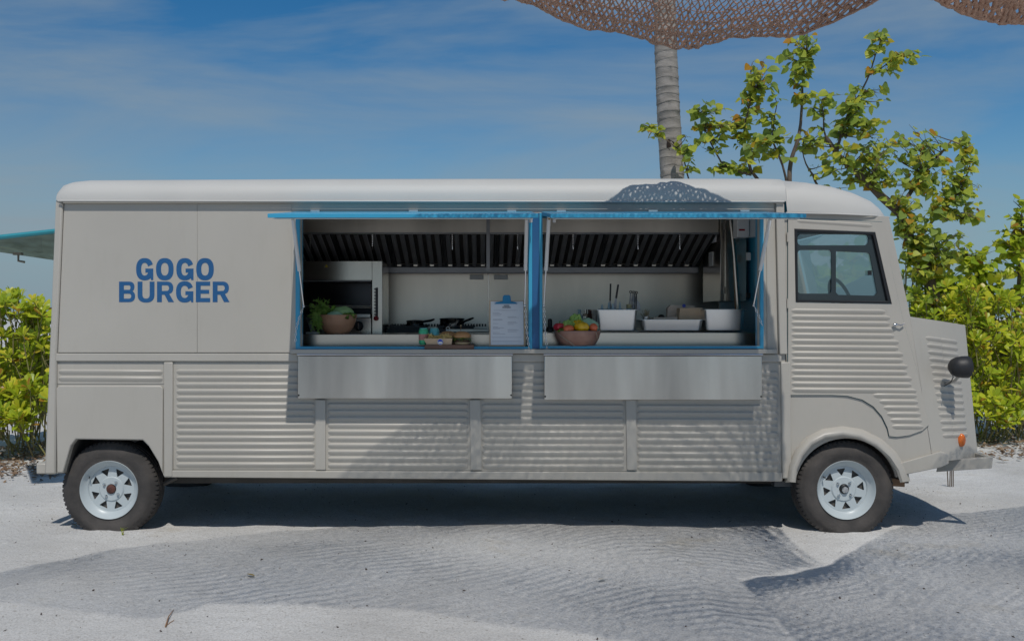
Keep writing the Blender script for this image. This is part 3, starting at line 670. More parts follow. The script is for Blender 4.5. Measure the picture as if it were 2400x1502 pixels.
for px in (727, 873, 1060, 1213, 1343, 1495, 1593):
    m = MB(); p0 = P(px, 550, .8)
    for k in range(7): m.ball(p0 - Vector((0, 0, .013*k+.004)), .0062, 6, 4)
    m.tube([p0-Vector((0, 0, .09)), p0-Vector((-.003, 0, .112)), p0-Vector((.008, 0, .108))], .0035, 5); m.build('ball_chain', chrome, hood)
# grill oven
oven = thing('grill_oven', 'tall stainless grill oven with black toothed height scale and red knob behind the herb bowl', 'oven', P(800, 800, 1.0))
OD = .95
def ob(x0, y0, x1, y1, d0, d1, name, m, par=oven, bev=.002): return MB().pbox(x0, y0, x1, y1, d0, d1).build(name, m, par, bev)
ob(700, 612, 872, 657, OD, OD+.5, 'top_panel', steelb); ob(872, 612, 896, 800, OD, OD+.5, 'side_column', steelb)
ob(700, 657, 870, 660, OD+.01, OD+.5, 'heater_edge', darksteel); ob(700, 662, 870, 738, OD+.35, OD+.37, 'inner_panel', mat('oven_inside', (.05, .05, .055), .2, .9), oven)
MB().tube([P(700, 717, OD), P(870, 717, OD)], .006, 8).build('grill_rail', chrome, oven); MB().tube([P(700, 721, OD+.1), P(870, 721, OD+.1)], .005, 8).build('grill_rail', chrome, oven)
ob(700, 745, 870, 800, OD, OD+.4, 'lower_panel', steelb); ob(835, 736, 868, 744, OD+.02, OD+.1, 'drip_tray', steel)
ob(880, 674, 886, 742, OD-.004, OD, 'scale_bar', black)
for k in range(9): ob(877, 676+k*7.4, 880.5, 679.5+k*7.4, OD-.004, OD, 'scale_tooth', black, bev=0)
kp = P(881, 746, OD-.02); MB().ball(kp, .019, 12, 8).build('knob', redm, oven)
kp = P(841, 764, OD-.01); MB().lathe([(.001, -.022), (.026, -.022), (.03, -.014), (.036, -.006), (.036, .008)], kp, 'y', 24).build('dial', black, oven)
MB().box((kp.x-.006, kp.y-.03, kp.z-.024), (kp.x+.004, kp.y-.022, kp.z+.024)).build('dial_grip', chrome, oven)
w0 = P(765, 623, OD-.002); MB().prism([(w0.x-.014, w0.z-.012), (w0.x+.014, w0.z-.012), (w0.x, w0.z+.012)], w0.y-.001, w0.y).build('warning_sticker', mat('sticker_yellow', (.38, .30, .02), .5), oven)
# dark lidded box left of the bowl
bx = thing('black_bin', 'black plastic bin standing in the left corner of the counter beside the herb bowl', 'bin', P(710, 783, .6))
MB().prism(X([(700, 783), (730, 783), (716, 742), (700, 738)], .6), .6, .8).build('body', black, bx, .004); MB().prism(X([(716, 783), (744, 783), (744, 778), (716, 778)], .45), .45, .55).build('tray', panm, bx, .002)
# gas stove
stove = thing('gas_stove', 'low black gas stove with grates under two saucepans at the back of the kitchen', 'stove', P(1050, 783, 1.2))
ob(905, 772, 1145, 800, 1.2, 1.72, 'stove_body', black, stove); ob(1045, 771, 1146, 778, 1.18, 1.22, 'stove_rim', steel, stove)
for px in (955, 1068):
    m = MB(); y0 = P(0, 767, 1.3).z
    for dy in (1.28, 1.4, 1.52): m.box((P(px-45, 0, 1.3).x, dy, y0), (P(px+45, 0, 1.3).x, dy+.012, y0+.012))
    for q in (-40, -14, 14, 40): m.box((P(px+q, 0, 1.3).x, 1.26, y0+.013), (P(px+q+4, 0, 1.3).x, 1.56, y0+.022))
    m.box((P(px-42, 0, 1.3).x, 1.3, y0-.03), (P(px+42, 0, 1.3).x, 1.5, y0-.001)); m.build('grate', black, stove)
m = MB()
for k in range(34): m.box((P(918+k*6.6, 0, 1.74).x, 1.735, P(0, 765, 1.74).z), (P(918+k*6.6+3.4, 0, 1.74).x, 1.745, P(0, 759, 1.74).z))
m.build('vent_slots', black, stove)['kind'] = 'stuff'
def pan(x0, x1, yt, yb, label, hx, hy):
    t = thing('saucepan', label, 'saucepan', P((x0+x1)/2, yb, 1.36), 'saucepans on the stove'); c_ = P((x0+x1)/2, yb, 1.36); r_ = (P(x1, 0, 1.36).x-P(x0, 0, 1.36).x)/2; h = P(0, yt, 1.36).z - c_.z
    MB().lathe([(.001, 0), (r_*.96, 0), (r_, .008), (r_, h-.006), (r_*1.03, h), (r_*.97, h), (r_*.95, .01), (.001, .01)], c_, 'z', 32).build('pot', chrome, t)
    MB().lathe([(r_*1.03, h), (r_*1.04, h+.006), (r_*.6, h+.010), (.001, h+.012)], c_, 'z', 32).build('lid', black, t)
    q = P(x1-16, yb-10, 1.24); MB().tube([q, P(hx-8, hy+3, 1.15), P(hx, hy, 1.14)], [.008, .010, .007], 8).build('handle', black, t)
pan(953, 993, 753, 766, 'shallow small steel saucepan with black handle at the left on the stove', 1018, 748)
pan(1031, 1088, 748, 770, 'larger deep steel saucepan with black handle at the right on the stove', 1110, 745)
for px in (1117, 1174): MB().pbox(px-16, 644, px+16, 655, 1.74, 1.758).build('wall_socket', white, truck, .002)
# wall cabinet and its neighbours
cb = thing('wall_cabinet', 'tall stainless wall cabinet hanging in the right corner of the kitchen', 'cabinet', (1.9, 1.15, 1.55))
zt, zb = 2.2, P(0, 706, .85).z
MB().box((1.795, .86, zb), (1.985, 1.45, zt)).build('carcass', steelb, cb, .003)
MB().box((P(1700, 0, .85).x, .845, zb+.002), (P(1749, 0, .85).x, .859, zt)).build('door', steelb, cb, .002)
for z in (1.62, 2.1): MB().tube([(P(1698, 0, .85).x, .85, z), (P(1698, 0, .85).x, .85, z+.05)], .004, 6).build('hinge', chrome, cb)
MB().box((1.791, 1.0, 2.02), (1.7945, 1.35, 2.12)).build('notice', paper, cb); MB().box((1.789, 1.10, 1.84), (1.7945, 1.22, 1.95)).build('socket', white, cb)
sb = thing('fuse_box', 'small white fuse box with red print high beside the steel cabinet', 'fuse box', P(1750, 556, .5))
MB().pbox(1728, 500, 1756, 556, .5, .62).build('cover', white, sb, .004); MB().pbox(1757, 500, 1776, 555, .52, .62).build('side_box', white, sb, .004)
MB().pbox(1732, 537, 1746, 541, .497, .4995).build('red_print', redm, sb)
pole = MB().tube([P(1713, 512, .7), P(1722, 600, .7), P(1731, 726, .7)], .016, 10).build('pole', steelb, None); tag(pole, 'long grey steel pole leaning in front of the wall cabinet', 'pole')
b2 = MB().tube([P(1724, 726, .74), P(1716, 520, .74)], .006, 6).build('broom_stick', plank, None); tag(b2, 'thin wooden stick leaning beside the steel pole', 'stick')
th = thing('thermometer', 'small white thermometer box on the blue wall right of the cabinet', 'thermometer', P(1757, 612, .7))
MB().pbox(1750, 592, 1760, 610, .7, .72).build('case', white, th, .002)
lb = thing('black_latch', 'small black latch low on the blue wall right of the cabinet', 'latch', P(1755, 698, .7)); MB().pbox(1749, 686, 1759, 698, .7, .72).build('body', black, lb, .002)
# steel food pans on the counter
def gnpan(x0, x1, yt, yb, d0, d1, label, rim=True, r=10):
    t = thing('food_pan', label, 'food pan', P((x0+x1)/2, yb, (d0+d1)/2), 'steel food pans on the counter')
    a, b_ = P(x0, yb, d0), P(x1, yt, d0); m = MB(); n = 5
    def ring(z, ins, rr):
        xs, ys, xe, ye = a.x+ins, d0+ins, b_.x-ins, d1-ins; out = []
        for cx, cy, ang in ((xe-rr, ys+rr, -90), (xe-rr, ye-rr, 0), (xs+rr, ye-rr, 90), (xs+rr, ys+rr, 180)):
            for i in range(n+1): t_ = R(ang+90*i/n); out.append((cx+rr*math.cos(t_), cy+rr*math.sin(t_), z))
        return out
    zb_, zt_ = a.z, b_.z
    rs = [ring(zb_, .022, .02), ring(zb_+.006, .012, .028), ring(zb_+.02, .009, .03), ring(zt_-.004, .0, .03), ring(zt_-.003, -.014, .04), ring(zt_, -.014, .04), ring(zt_, .003, .03), ring(zb_+.02, .012, .03)]
    k = len(rs[0]); m.v = [v for r_ in rs for v in r_]
    m.f = [(i*k+j, i*k+(j+1) % k, (i+1)*k+(j+1) % k, (i+1)*k+j) for i in range(len(rs)-1) for j in range(k)] + [tuple(range(k)), tuple(7*k+j for j in range(k))]
    m.build('pan', panm, t); return t
gnpan(1396, 1494, 726, 776, .33, .62, 'deep steel food pan holding squeeze bottles, behind the carved bowl')
gnpan(1504, 1649, 749, 776, .33, .70, 'long shallow steel pan with paper boxes on it in the middle of the counter')
gnpan(1652, 1746, 725, 776, .33, .62, 'deep empty steel food pan at the right end of the counter')
def bottle(px, yb, yt, d, label):
    t = thing('squeeze_bottle', label, 'squeeze bottle', P(px, yb+25, d), 'squeeze bottles in the steel pan'); c_ = P(px, yb, d); h = P(0, yt, d).z-c_.z
    MB().lathe([(.001, -.09), (.028, -.09), (.030, -.08), (.030, -.012), (.026, -.004)], c_, 'z', 16).build('bottle_body', mat('bottle_plastic', (.42, .55, .60), .4), t)
    MB().lathe([(.027, -.004), (.027, .008), (.010, .012), (.0085, .02), (.0035, h), (.001, h)], c_, 'z', 14).build('nozzle_cap', MATS['bottle_plastic'], t)
bottle(1411, 727, 713, .42, 'squeeze bottle with blunt pale cap at the left end of the steel pan'); bottle(1427, 727, 708, .47, 'squeeze bottle with white pointed nozzle, second from left in the steel pan')
bottle(1436, 727, 711, .40, 'squeeze bottle with shorter nozzle in the middle of the steel pan'); bottle(1453, 727, 708, .45, 'squeeze bottle with pointed nozzle nearest the sauce jar')
j = thing('sauce_jar', 'small jar with cream and yellow cap between squeeze bottles and tongs', 'jar', P(1474, 745, .48))
c_ = P(1474, 727, .48); MB().lathe([(.001, -.08), (.02, -.08), (.022, -.06), (.022, .0), (.018, .012)], c_, 'z', 16).build('jar_body', MATS['bottle_plastic'], j); MB().lathe([(.0175, .012), (.0185, .014), (.0185, .042), (.001, .044)], c_, 'z', 16).build('cap', mat('cream_cap', (.45, .40, .22), .5), j)
def utensil(name, label, cat, h0, h1, b1, blade=True, r=.007):
    t = thing(name, label, cat, P(*b1)); MB().tube([P(*h0), P(*h1)], r, 8).build('handle', black, t)
    if blade:
        p, q = P(*h1), P(*b1); m = MB(); s_ = Vector((.02, 0, 0)); m.add([p-s_*.25, p+s_*.25, q+s_, q-s_, p-s_*.25+Vector((0, .003, 0)), p+s_*.25+Vector((0, .003, 0)), q+s_+Vector((0, .003, 0)), q-s_+Vector((0, .003, 0))], [(0,1,2,3), (4,7,6,5), (0,4,5,1), (1,5,6,2), (2,6,7,3), (3,7,4,0)]); m.build('blade', darksteel, t)
utensil('spatula', 'black handled spatula leaning right, tallest of the tools above the steel pan', 'spatula', (1449, 667, .5), (1444, 699, .5), (1438, 735, .5))
utensil('ladle', 'dark ladle handle standing upright behind the squeeze bottles', 'ladle', (1431, 665, .62), (1430, 705, .62), (1430, 740, .62), True, .006)
for i, (a, b_) in enumerate(((1478, 684), (1484, 685), (1488, 685.5), (1492, 686))):
    t = thing('tongs', ['tongs with a black ring end, leftmost of the four standing together', 'tongs with a black ring end, second from left of four', 'tongs with a black ring end, third from left of four', 'tongs with a black ring end, rightmost of the four standing together'][i], 'tongs', P(1478+i*2, 740, .5), 'kitchen tongs in the steel pan')
    c_ = P(a, b_, .5+.03*i); MB().tube([c_+Vector((.008*math.cos(q), 0, .008*math.sin(q))) for q in [2*math.pi*k/12 for k in range(13)]], .003, 5, False).build('ring', black, t)
    MB().tube([c_-Vector((0, 0, .01)), P(1474+i*3, 736, .5)], .004, 6).tube([c_-Vector((0, 0, .012)), P(1482+i*3, 736, .52)], .004, 6).build('arms', darksteel, t)
pd = thing('dark_paddle', 'dark flat scraper leaning against the right end of the steel pan', 'scraper', P(1495, 745, .58)); MB().prism(X([(1484, 700), (1490, 698), (1500, 712), (1501, 728), (1492, 728)], .6), .6, .61).build('blade', darksteel, pd)
# skewers and boxes in the long pan
sk = thing('skewer_cup', 'cup of pale wooden skewers at the left end of the long pan', 'skewers', P(1514, 749, .5)); m = MB(); c_ = P(1514, 748, .5)
MB().lathe([(.022, -.03), (.026, .02), (.023, .02), (.02, -.025)], c_, 'z', 14).build('cup', panm, sk)
for k in range(26): m.tube([c_+Vector((random.uniform(-.01, .01), random.uniform(-.01, .01), 0)), c_+Vector((random.uniform(-.045, .03), random.uniform(-.03, .03), random.uniform(.035, .085)))], .0017, 4)
m.build('skewers', mat('bamboo', (.40, .33, .20), .6), sk)['kind'] = 'stuff'
def carton(label, pts, d0, d1, m_, extra=None):
    t = thing('paper_box', label, 'box', P(pts[0][0], max(p[1] for p in pts), d0), 'paper boxes in the long pan'); MB().prism(X(pts, d0), d0, d1).build('carton', m_, t, .001); return t
bx1 = carton('open kraft paper burger box with blue sticker behind the other boxes', [(1570, 750), (1628, 750), (1628, 716), (1572, 715), (1565, 722), (1564, 745)], .58, .64, kraftp)
MB().lathe([(.001, 0), (.013, 0)], P(1603, 716.5, .575), 'y', 16).build('sticker', mat('sticker_blue', (.05, .09, .50), .5), bx1)
carton('tan paper box standing in front at the right of the long pan', [(1591, 750), (1645, 750), (1647, 721), (1594, 722)], .45, .56, kraft)
carton('flat pale paper tray lying at the left of the tan box', [(1532, 749), (1588, 749), (1588, 743), (1534, 744)], .42, .55, kraftp)
dk = thing('black_shaker', 'small black domed lid showing behind the flat paper tray', 'lid', P(1550, 749, .6)); MB().ball(P(1550, 744, .62), .03, 14, 8, (.9, .9, .75)).build('dome', black, dk)
pt = thing('pepper_mill', 'black rounded mill standing at the left end behind the carved bowl', 'pepper mill', P(1289, 783, .8)); c_ = P(1289, 779, .8)
MB().lathe([(.001, 0), (.03, 0), (.028, .03), (.016, .045), (.017, .09), (.013, .1), (.001, .104)], c_, 'z', 18).build('mill_body', black, pt)
m = MB()
for q in (768, 775): m.tube([P(1272, q, .9), P(1322, q-3, .9)], .006, 6)
m2 = thing('wire_rack', 'dark wire rack with clear bottles behind the left part of the counter', 'rack', P(1300, 779, .9)); m.build('rack_wires', darksteel, m2)
for k, px in enumerate((1358, 1372, 1382)):
    t = thing('spice_bottle', ['clear bottle with grey cap, leftmost behind the lettuce', 'dim bottle in the middle behind the lettuce', 'brown bottle nearest the steel pan behind the lettuce'][k], 'bottle', P(px, 779, .7), 'bottles behind the lettuce')
    c_ = P(px, 779, .7); MB().lathe([(.001, 0), (.026, 0), (.027, .05), (.027, .12), (.012, .14), (.012, .17), (.001, .171)], c_, 'z', 16).build('bottle_body', [MATS['bottle_plastic'], steelb, rust][k], t)
dkb = thing('dark_canister', 'dark steel canister squeezed between bottles and the deep steel pan', 'canister', P(1388, 779, .7)); MB().pbox(1381, 726, 1396, 779, .7, .8).build('body', darksteel, dkb, .003)

# bowls, vegetables -----------------------------------------
def bowl(px, yb, yt, rpx, d, m_, label, prof=None):
    c_ = P(px, yb, d); h = P(0, yt, d).z-c_.z; r_ = rpx*(D+d)/F
    t = thing('wooden_bowl', label, 'bowl', c_, 'wooden bowls of vegetables')
    pr = prof or [(.001, 0), (.50, 0), (.66, .12), (.82, .38), (.93, .68), (1, 1)]
    MB().lathe([(a*r_, b_*h) for a, b_ in pr] + [(r_*.96, h*1.01), (r_*.9, h*.75), (r_*.5, h*.12), (.001, h*.1)], c_, 'z', 48).build('bowl_body', m_, t); return t, c_, r_, h
b1_, c1, r1, h1 = bowl(791, 782, 738, 46, .42, woodb, 'plain smooth brown wooden bowl heaped with dill and cabbage')
b2_, c2, r2, h2 = bowl(1353, 815, 775, 54, .10, woodc, 'carved dark wooden bowl filled with tomatoes, peppers and lettuce', [(.001, 0), (.62, 0), (.80, .22), (.93, .55), (1, .85), (.985, 1)])
m = MB()
for a0, a1_, z0, z1 in ((-150, -95, .85, .02), (-45, -30, .95, .5)):
    pts = []
    for i in range(9):
        t = i/8; a = R(a0+(a1_-a0)*t); z = z0+(z1-z0)*t; rr = np.interp(z, [0, .22, .55, .85, 1], [.62, .80, .93, 1, .985])*r2+.0015
        pts.append((c2.x+rr*math.cos(a), c2.y+rr*math.sin(a), c2.z+z*h2))
    m.tube(pts, [.001]+[.0045]*7+[.001], 6)
m.build('carved_inlay', woodl, b2_)['kind'] = 'stuff'
def crinkle(seed, amp=.08, f=5): 
    ph = [random.uniform(0, 6) for _ in range(6)]
    return lambda d: 1 + amp*math.sin(f*d.x*2+ph[0])*math.cos(f*d.y*2+ph[1]) + amp*.6*math.sin(f*3*d.z+ph[2]+f*2*d.x) + amp*.4*math.sin(f*5*d.x+ph[3])*math.sin(f*5*d.z+ph[4])
cabm = mat('cabbage', (.40, .60, .26), .5, 0, .2, 14, .5, 30, col2=(.28, .46, .20)); cabp = mat('pale_cabbage', (.42, .66, .46), .5, 0, .15, 9, .4, 26, col2=(.34, .54, .36)); savoy = mat('savoy', (.46, .66, .16), .5, 0, .3, 22, .9, 60, col2=(.26, .44, .10))
def veg(name, label, cat, c_, r_, m_, sc_=(1, 1, 1), amp=0, f=5, grp=None, nm='flesh'):
    t = thing(name, label, cat, Vector(c_)-Vector((0, 0, r_*sc_[2])), grp); MB().ball(c_, r_, 28, 18, sc_, crinkle(0, amp, f) if amp else None).build(nm, m_, t); return t
veg('cabbage', 'pale round cabbage at the right in the plain bowl', 'cabbage', P(803, 737, .42), .068, cabm, (1.2, .9, .85), .06, 4, nm='head')
veg('cabbage', 'small bluish green cabbage half hidden in the plain bowl', 'cabbage', P(785, 741, .36), .05, cabp, (1.2, .9, .7), .05, 4, nm='head')
def leafy(t, c_, n, spread, L0, m_, curl=.3, name='leaf', width=.45):
    for k in range(n):
        d = Vector(spread()).normalized(); L_ = L0*random.uniform(.7, 1.1); side = d.cross(Vector((random.uniform(-1, 1), random.uniform(-1, 1), .4))).normalized(); up = side.cross(d)
        m = MB(); rows = 7
        for i in range(rows+1):
            u = i/rows; w_ = L_*width*math.sin(math.pi*min(1, u*.92+.06))**.7; q = Vector(c_)+d*L_*u-Vector((0, 0, curl*L_*u*u))
            for s_ in (-1, -.5, 0, .5, 1): m.v.append(tuple(q + side*w_*s_*.5 + up*(abs(s_)*.12*w_ + .008*math.sin(u*17+s_*6+k))))
        m.f = [(i*5+j, i*5+j+1, (i+1)*5+j+1, (i+1)*5+j) for i in range(rows) for j in range(4)]; m.build(name, m_, t, fix=False)
lt = thing('leafy_greens', 'bunch of flat green leaves leaning out on the right of the plain bowl', 'greens', P(815, 740, .42)); leafy(lt, P(805, 741, .36), 9, lambda: (random.uniform(.2, 1), random.uniform(-.8, .3), random.uniform(.05, .5)), .10, leafC)
lt = thing('leafy_greens', 'upright dark green leaves in the middle of the plain bowl', 'greens', P(770, 740, .42)); leafy(lt, P(776, 742, .40), 9, lambda: (random.uniform(-.9, .4), random.uniform(-.6, .3), random.uniform(.5, 1)), .12, leafC)
dl = thing('dill_bunch', 'feathery bunch of dill spilling over the left of the plain bowl', 'dill', P(745, 782, .42))
m = MB()
def sprig(p, d, L_, lev):
    d = d.normalized(); q = p+d*L_; m.tube([p, p+d*L_*.5+Vector((0, 0, -.004)), q], [.0016, .0012, .0006], 3, False)
    if lev: 
        for k in range(7): s_ = p.lerp(q, .25+.75*k/7); sprig(s_, (d*.7+Vector((random.uniform(-1, 1), random.uniform(-1, 1), random.uniform(-1, 1)))*.9), L_*.34, lev-1)
for k in range(22):
    a = random.uniform(0, 1); sprig(P(765-random.uniform(0, 12), 735, .38), Vector((random.uniform(-1.1, .15), random.uniform(-.7, .2), random.uniform(-.1, .9))), random.uniform(.07, .11), 2)
for k in range(13): sprig(P(745+random.uniform(-9, 8), 735+random.uniform(-6, 8), .30), Vector((random.uniform(-.25, .35), random.uniform(-.2, .1), -1)), random.uniform(.06, .11), 2)
m.build('dill_fronds', leafC, dl, fix=False, smooth=0)['kind'] = 'stuff'
veg('savoy_cabbage', 'crinkled yellow green savoy cabbage at the back left of the carved bowl', 'cabbage', P(1334, 770, .10), .055, savoy, (1.1, 1, 1.05), .12, 7, nm='head')
veg('lettuce', 'pale crinkled lettuce standing tallest in the carved bowl', 'lettuce', P(1349, 757, .14), .052, savoy, (.9, .8, 1.15), .14, 8, nm='head')
veg('cabbage', 'round blue green cabbage at the back right of the carved bowl', 'cabbage', P(1377, 766, .14), .064, cabp, (1.15, 1, .95), .05, 4, nm='head')
tom = mat('tomato_skin', (.80, .17, .06), .3, 0, .1, 5, coat=.3); redp = mat('red_pepper_skin', (.70, .04, .06), .25, 0, .1, 5, coat=.4); yel = mat('yellow_pepper_skin', (.88, .52, .01), .25, 0, .08, 5, coat=.4)
veg('tomato', 'orange red tomato left of the yellow pepper', 'tomato', P(1333, 771, .01), .036, tom, (1.05, 1, .8)); veg('tomato', 'orange red tomato right of the yellow pepper at the bowl rim', 'tomato', P(1391, 768, .03), .029, tom, (1, 1, 1.05))
lob = lambda d: 1+.10*math.cos(4*math.atan2(d.y, d.x)+.6)*(1-d.z*d.z) - .25*max(0, d.z-.75)
def pepper(label, c_, r_, m_, s_):
    t = thing('bell_pepper', label, 'pepper', Vector(c_)-Vector((0, 0, r_*s_[2])), 'bell peppers'); MB().ball(c_, r_, 32, 18, s_, lob).build('flesh', m_, t); q = Vector(c_)+Vector((0, 0, r_*s_[2]*.75)); MB().tube([q, q+Vector((.004, -.005, .018))], .004, 6).build('stem', leafC, t)
pepper('large yellow bell pepper in the middle of the carved bowl', P(1363, 767, .02), .045, yel, (1.05, 1, .85)); pepper('red bell pepper at the left rim of the carved bowl', P(1311, 766, .08), .033, redp, (1.15, 1, .85))
pepper('yellow bell pepper showing behind the larger one', P(1355, 759, .09), .036, yel, (1.1, 1, .8))
ps = thing('parsley_bunch', 'small bunch of parsley at the left rim of the carved bowl', 'parsley', P(1315, 776, .04)); leafy(ps, P(1316, 776, .02), 26, lambda: (random.uniform(-1, .8), random.uniform(-.7, .2), random.uniform(.1, 1)), .030, leafC, .3, 'leaf', .7)

# cutting board with food -----------------------------------
cbd = thing('cutting_board', 'thick wooden cutting board on the sill carrying fries and burgers', 'cutting board', P(1045, 817, .05))
MB().pbox(995, 808, 1111, 818, -.045, .21).build('board', board, cbd, .003); MB().pbox(980, 811, 995.5, 818, .02, .10).build('board_handle', board, cbd, .003)
zb = P(0, 808, -.045).z
def can(px, d, yt, col, lid, label, s_=1.0):
    k = zb; c_ = Vector((P(px, 0, d).x, d, k)); h = P(0, yt, d).z-k; t = thing('drink_can', label, 'drink can', c_, 'drink cans on the cutting board'); r_ = 11.5*(D+d)/F
    MB().lathe([(.001, 0), (r_*.8, 0), (r_, .01), (r_, h-.016), (r_*.82, h-.004)], c_, 'z', 28).build('can_body', col, t); MB().lathe([(r_*.82, h-.004), (r_*.82, h), (r_*.74, h-.002), (.001, h-.004)], c_, 'z', 28).build('can_lid', lid, t)
    return t, c_, r_, h
gcan = mat('green_can', (.08, .52, .26), .3, .2); tcan = mat('turquoise_can', (.18, .60, .60), .3, .2); pink = mat('pink_print', (.55, .25, .20), .5)
t, cc, rc, hc = can(993, .03, 769, gcan, tcan, 'green drink can with pink print at the left end of the board')
MB().lathe([(rc+.0005, .03), (rc+.0008, .035), (rc+.0008, .065), (rc+.0005, .07)], cc, 'z', 28).build('printed_band', pink, t)
can(1018, .13, 769, tcan, tcan, 'turquoise drink can standing behind the fries')
fb = thing('fries_box', 'tan paper tray of fries with round blue and white sticker on the board', 'fries box', Vector((P(1025, 0, 0).x, .0, zb)))
c_ = P(1028, 808, -.03); a = P(993, 0, -.03).x; b_ = P(1060, 0, -.03).x; zt_ = P(0, 793, -.03).z
MB().add([(a+.02, -.03, zb), (b_-.005, -.03, zb), (b_-.005, .06, zb), (a+.02, .06, zb), (a, -.04, zt_), (b_, -.04, zt_), (b_, .075, zt_), (a, .075, zt_)], [(0,3,2,1), (0,1,5,4), (1,2,6,5), (2,3,7,6), (3,0,4,7)]).build('tray', kraft, fb)
sc0 = P(1032, 801, -.04)
MB().lathe([(.001, 0), (.0195, 0), (.0195, .0012)], sc0-Vector((0, .0035, 0)), 'y', 24).build('sticker', white, fb); s2 = MB().lathe([(.001, 0), (.017, 0), (.017, .0012)], sc0-Vector((0, .0048, 0)), 'y', 24); s2.build('sticker_print', MATS['sticker_blue'], fb)
MB().box((sc0.x-.013, sc0.y-.0062, sc0.z-.012), (sc0.x+.013, sc0.y-.0049, sc0.z+.001)).build('sticker_band', white, fb)
fry = mat('fries', (.85, .60, .22), .5, 0, .2, 20)
for k in range(60):
    q = Vector((random.uniform(a+.02, b_-.03), random.uniform(-.02, .055), zt_-.01+random.uniform(0, .028))); d = Vector((random.uniform(-1, 1), random.uniform(-.5, .5), random.uniform(-.25, .7))).normalized()*random.uniform(.018, .034)
    if k > 50: q = Vector((random.uniform(-.25, -.23), -.01, zt_+.008))
    MB().tube([q-d, q+d], .0042, 4).build('fry', fry, fb, smooth=0)
bun = mat('bun', (.60, .30, .12), .4, 0, .15, 7, .1, 30, coat=.25); pat = mat('patty', (.09, .045, .03), .7, 0, .2, 30, .6, 60); sau = mat('bun_cut', (.5, .38, .22), .7)
def burger(px, d, label, h=.075, pick=True):
    c_ = Vector((P(px, 0, d).x, d, zb)); t = thing('burger', label, 'burger', c_, 'burgers on the cutting board')
    MB().lathe([(.001, .0), (.045, .0), (.053, .007), (.053, .016), (.001, .018)], c_, 'z', 28).build('bottom_bun', sau, t); MB().lathe([(.001, .018), (.054, .018), (.057, .024), (.054, .031), (.001, .032)], c_, 'z', 28).build('patty', pat, t)
    m = MB()
    for k in range(70):
        a_ = random.uniform(0, 6.28); q = c_+Vector((.047*math.cos(a_), .047*math.sin(a_), random.uniform(.024, .046))); dd = Vector((math.cos(a_), math.sin(a_), random.uniform(-.5, .5)))*.014; s_ = Vector((-dd.y, dd.x, random.uniform(-.004, .004)))*.5
        m.add([q, q+dd+s_, q+dd*1.2, q+dd-s_], [(0, 1, 2, 3)])
    m.build('salad', leafC, t, fix=False)
    MB().lathe([(.001, .044), (.050, .044), (.060, .050), (.060, .058), (.054, .070), (.040, .082), (.02, .088), (.001, .089)], c_, 'z', 32).build('top_bun', bun, t)
    if pick: MB().tube([c_+Vector((-.008, 0, .08)), c_+Vector((-.008, 0, .125))], .0018, 5).build('skewer', plank, t); MB().ball(c_+Vector((-.008, 0, .128)), .005, 8, 5).build('skewer_knot', MATS['bamboo'], t)
burger(1083, .02, 'burger with green salad and a wooden pick, nearest on the right of the board'); burger(1050, .14, 'burger half hidden behind the fries box', pick=False)
# clipboard with menu
cl = thing('menu_clipboard', 'wooden clipboard with printed menu and big blue clip leaning in the left opening', 'clipboard', P(1189, 812, .12))
yb_, yt_ = .02, .10
def CP(px, py, off=0):
    t = (py-703)/(810-703); d = yt_+(yb_-yt_)*t; v = P(px, py, 0.05); return Vector((v.x, d+off, v.z))
def cquad(m, x0, y0, x1, y1, o0, o1):
    pts = [(x0, y0), (x1, y0), (x1, y1), (x0, y1)]; m.add([CP(a_, b2_, o0) for a_, b2_ in pts]+[CP(a_, b2_, o1) for a_, b2_ in pts], [(0,1,2,3), (7,6,5,4), (0,4,5,1), (1,5,6,2), (2,6,7,3), (3,7,4,0)]); return m
cquad(MB(), 1147, 704, 1231, 811, 0, .004).build('backing_board', kraft, cl); sh = cquad(MB(), 1150, 706, 1227, 808, -.003, -.0012).build('menu_sheet', paper, cl)
m = MB(); random.seed(3)
for yy in (727, 790, 799): cquad(m, 1158 if yy < 780 else 1153, yy, 1214 if yy < 780 else 1222, yy+.55, -.0046, -.0036)
for x0, rows in ((1155, (733, 736, 739, 748, 750, 758, 766, 768, 770, 779, 782)), (1190, (742, 744, 754, 757, 760, 772, 774, 777))):
    for yy in rows: cquad(m, x0, yy, x0+random.uniform(12, 29), yy+.55, -.0046, -.0036)
m.build('menu_lines', mat('grey_ink', (.36, .37, .42), .8), sh)
for wd, x0, x1_, y0, y1_ in (('GOGO', 1181, 1194, 714.6, 718), ('BURGER', 1178, 1197, 718.6, 722)):
    q = letters(wd, x0, x1_, y0, y1_, .5, .05, None, 'flat'); vs = []
    for v in q.v: t = (EZ-v[2])*F/(D+.05)+VY; vs.append((v[0], CP(0, t).y-.0046+(v[1]-.05)*.3, v[2]))
    q.v = vs; q.build('menu_heading', ink, sh, smooth=0)
m = MB(); clipo = [(1158, 712), (1164, 708), (1178, 706), (1179, 694), (1182, 691), (1194, 691), (1197, 694), (1198, 706), (1208, 708), (1214, 712)]
m.add([CP(a_, b2_, -.016) for a_, b2_ in clipo]+[CP(a_, b2_, .006) for a_, b2_ in clipo], [tuple(range(10)), tuple(range(19, 9, -1))]+[(i, i+10, (i+1) % 10+10, (i+1) % 10) for i in range(10)]); m.build('clip', mat('clip_blue', (.03, .26, .50), .35), cl, .003)
tk = thing('table_hook', 'small steel ring standing behind the fries on the stove rim', 'ring', P(1050, 783, .9)); c_ = P(1050, 770, .9); MB().tube([c_+Vector((.013*math.cos(q), 0, .013*math.sin(q))) for q in [2*math.pi*k/14 for k in range(15)]], .003, 6, False).tube([c_-Vector((0, 0, .012)), P(1050, 785, .9)], .003, 6).build('ring', chrome, tk)

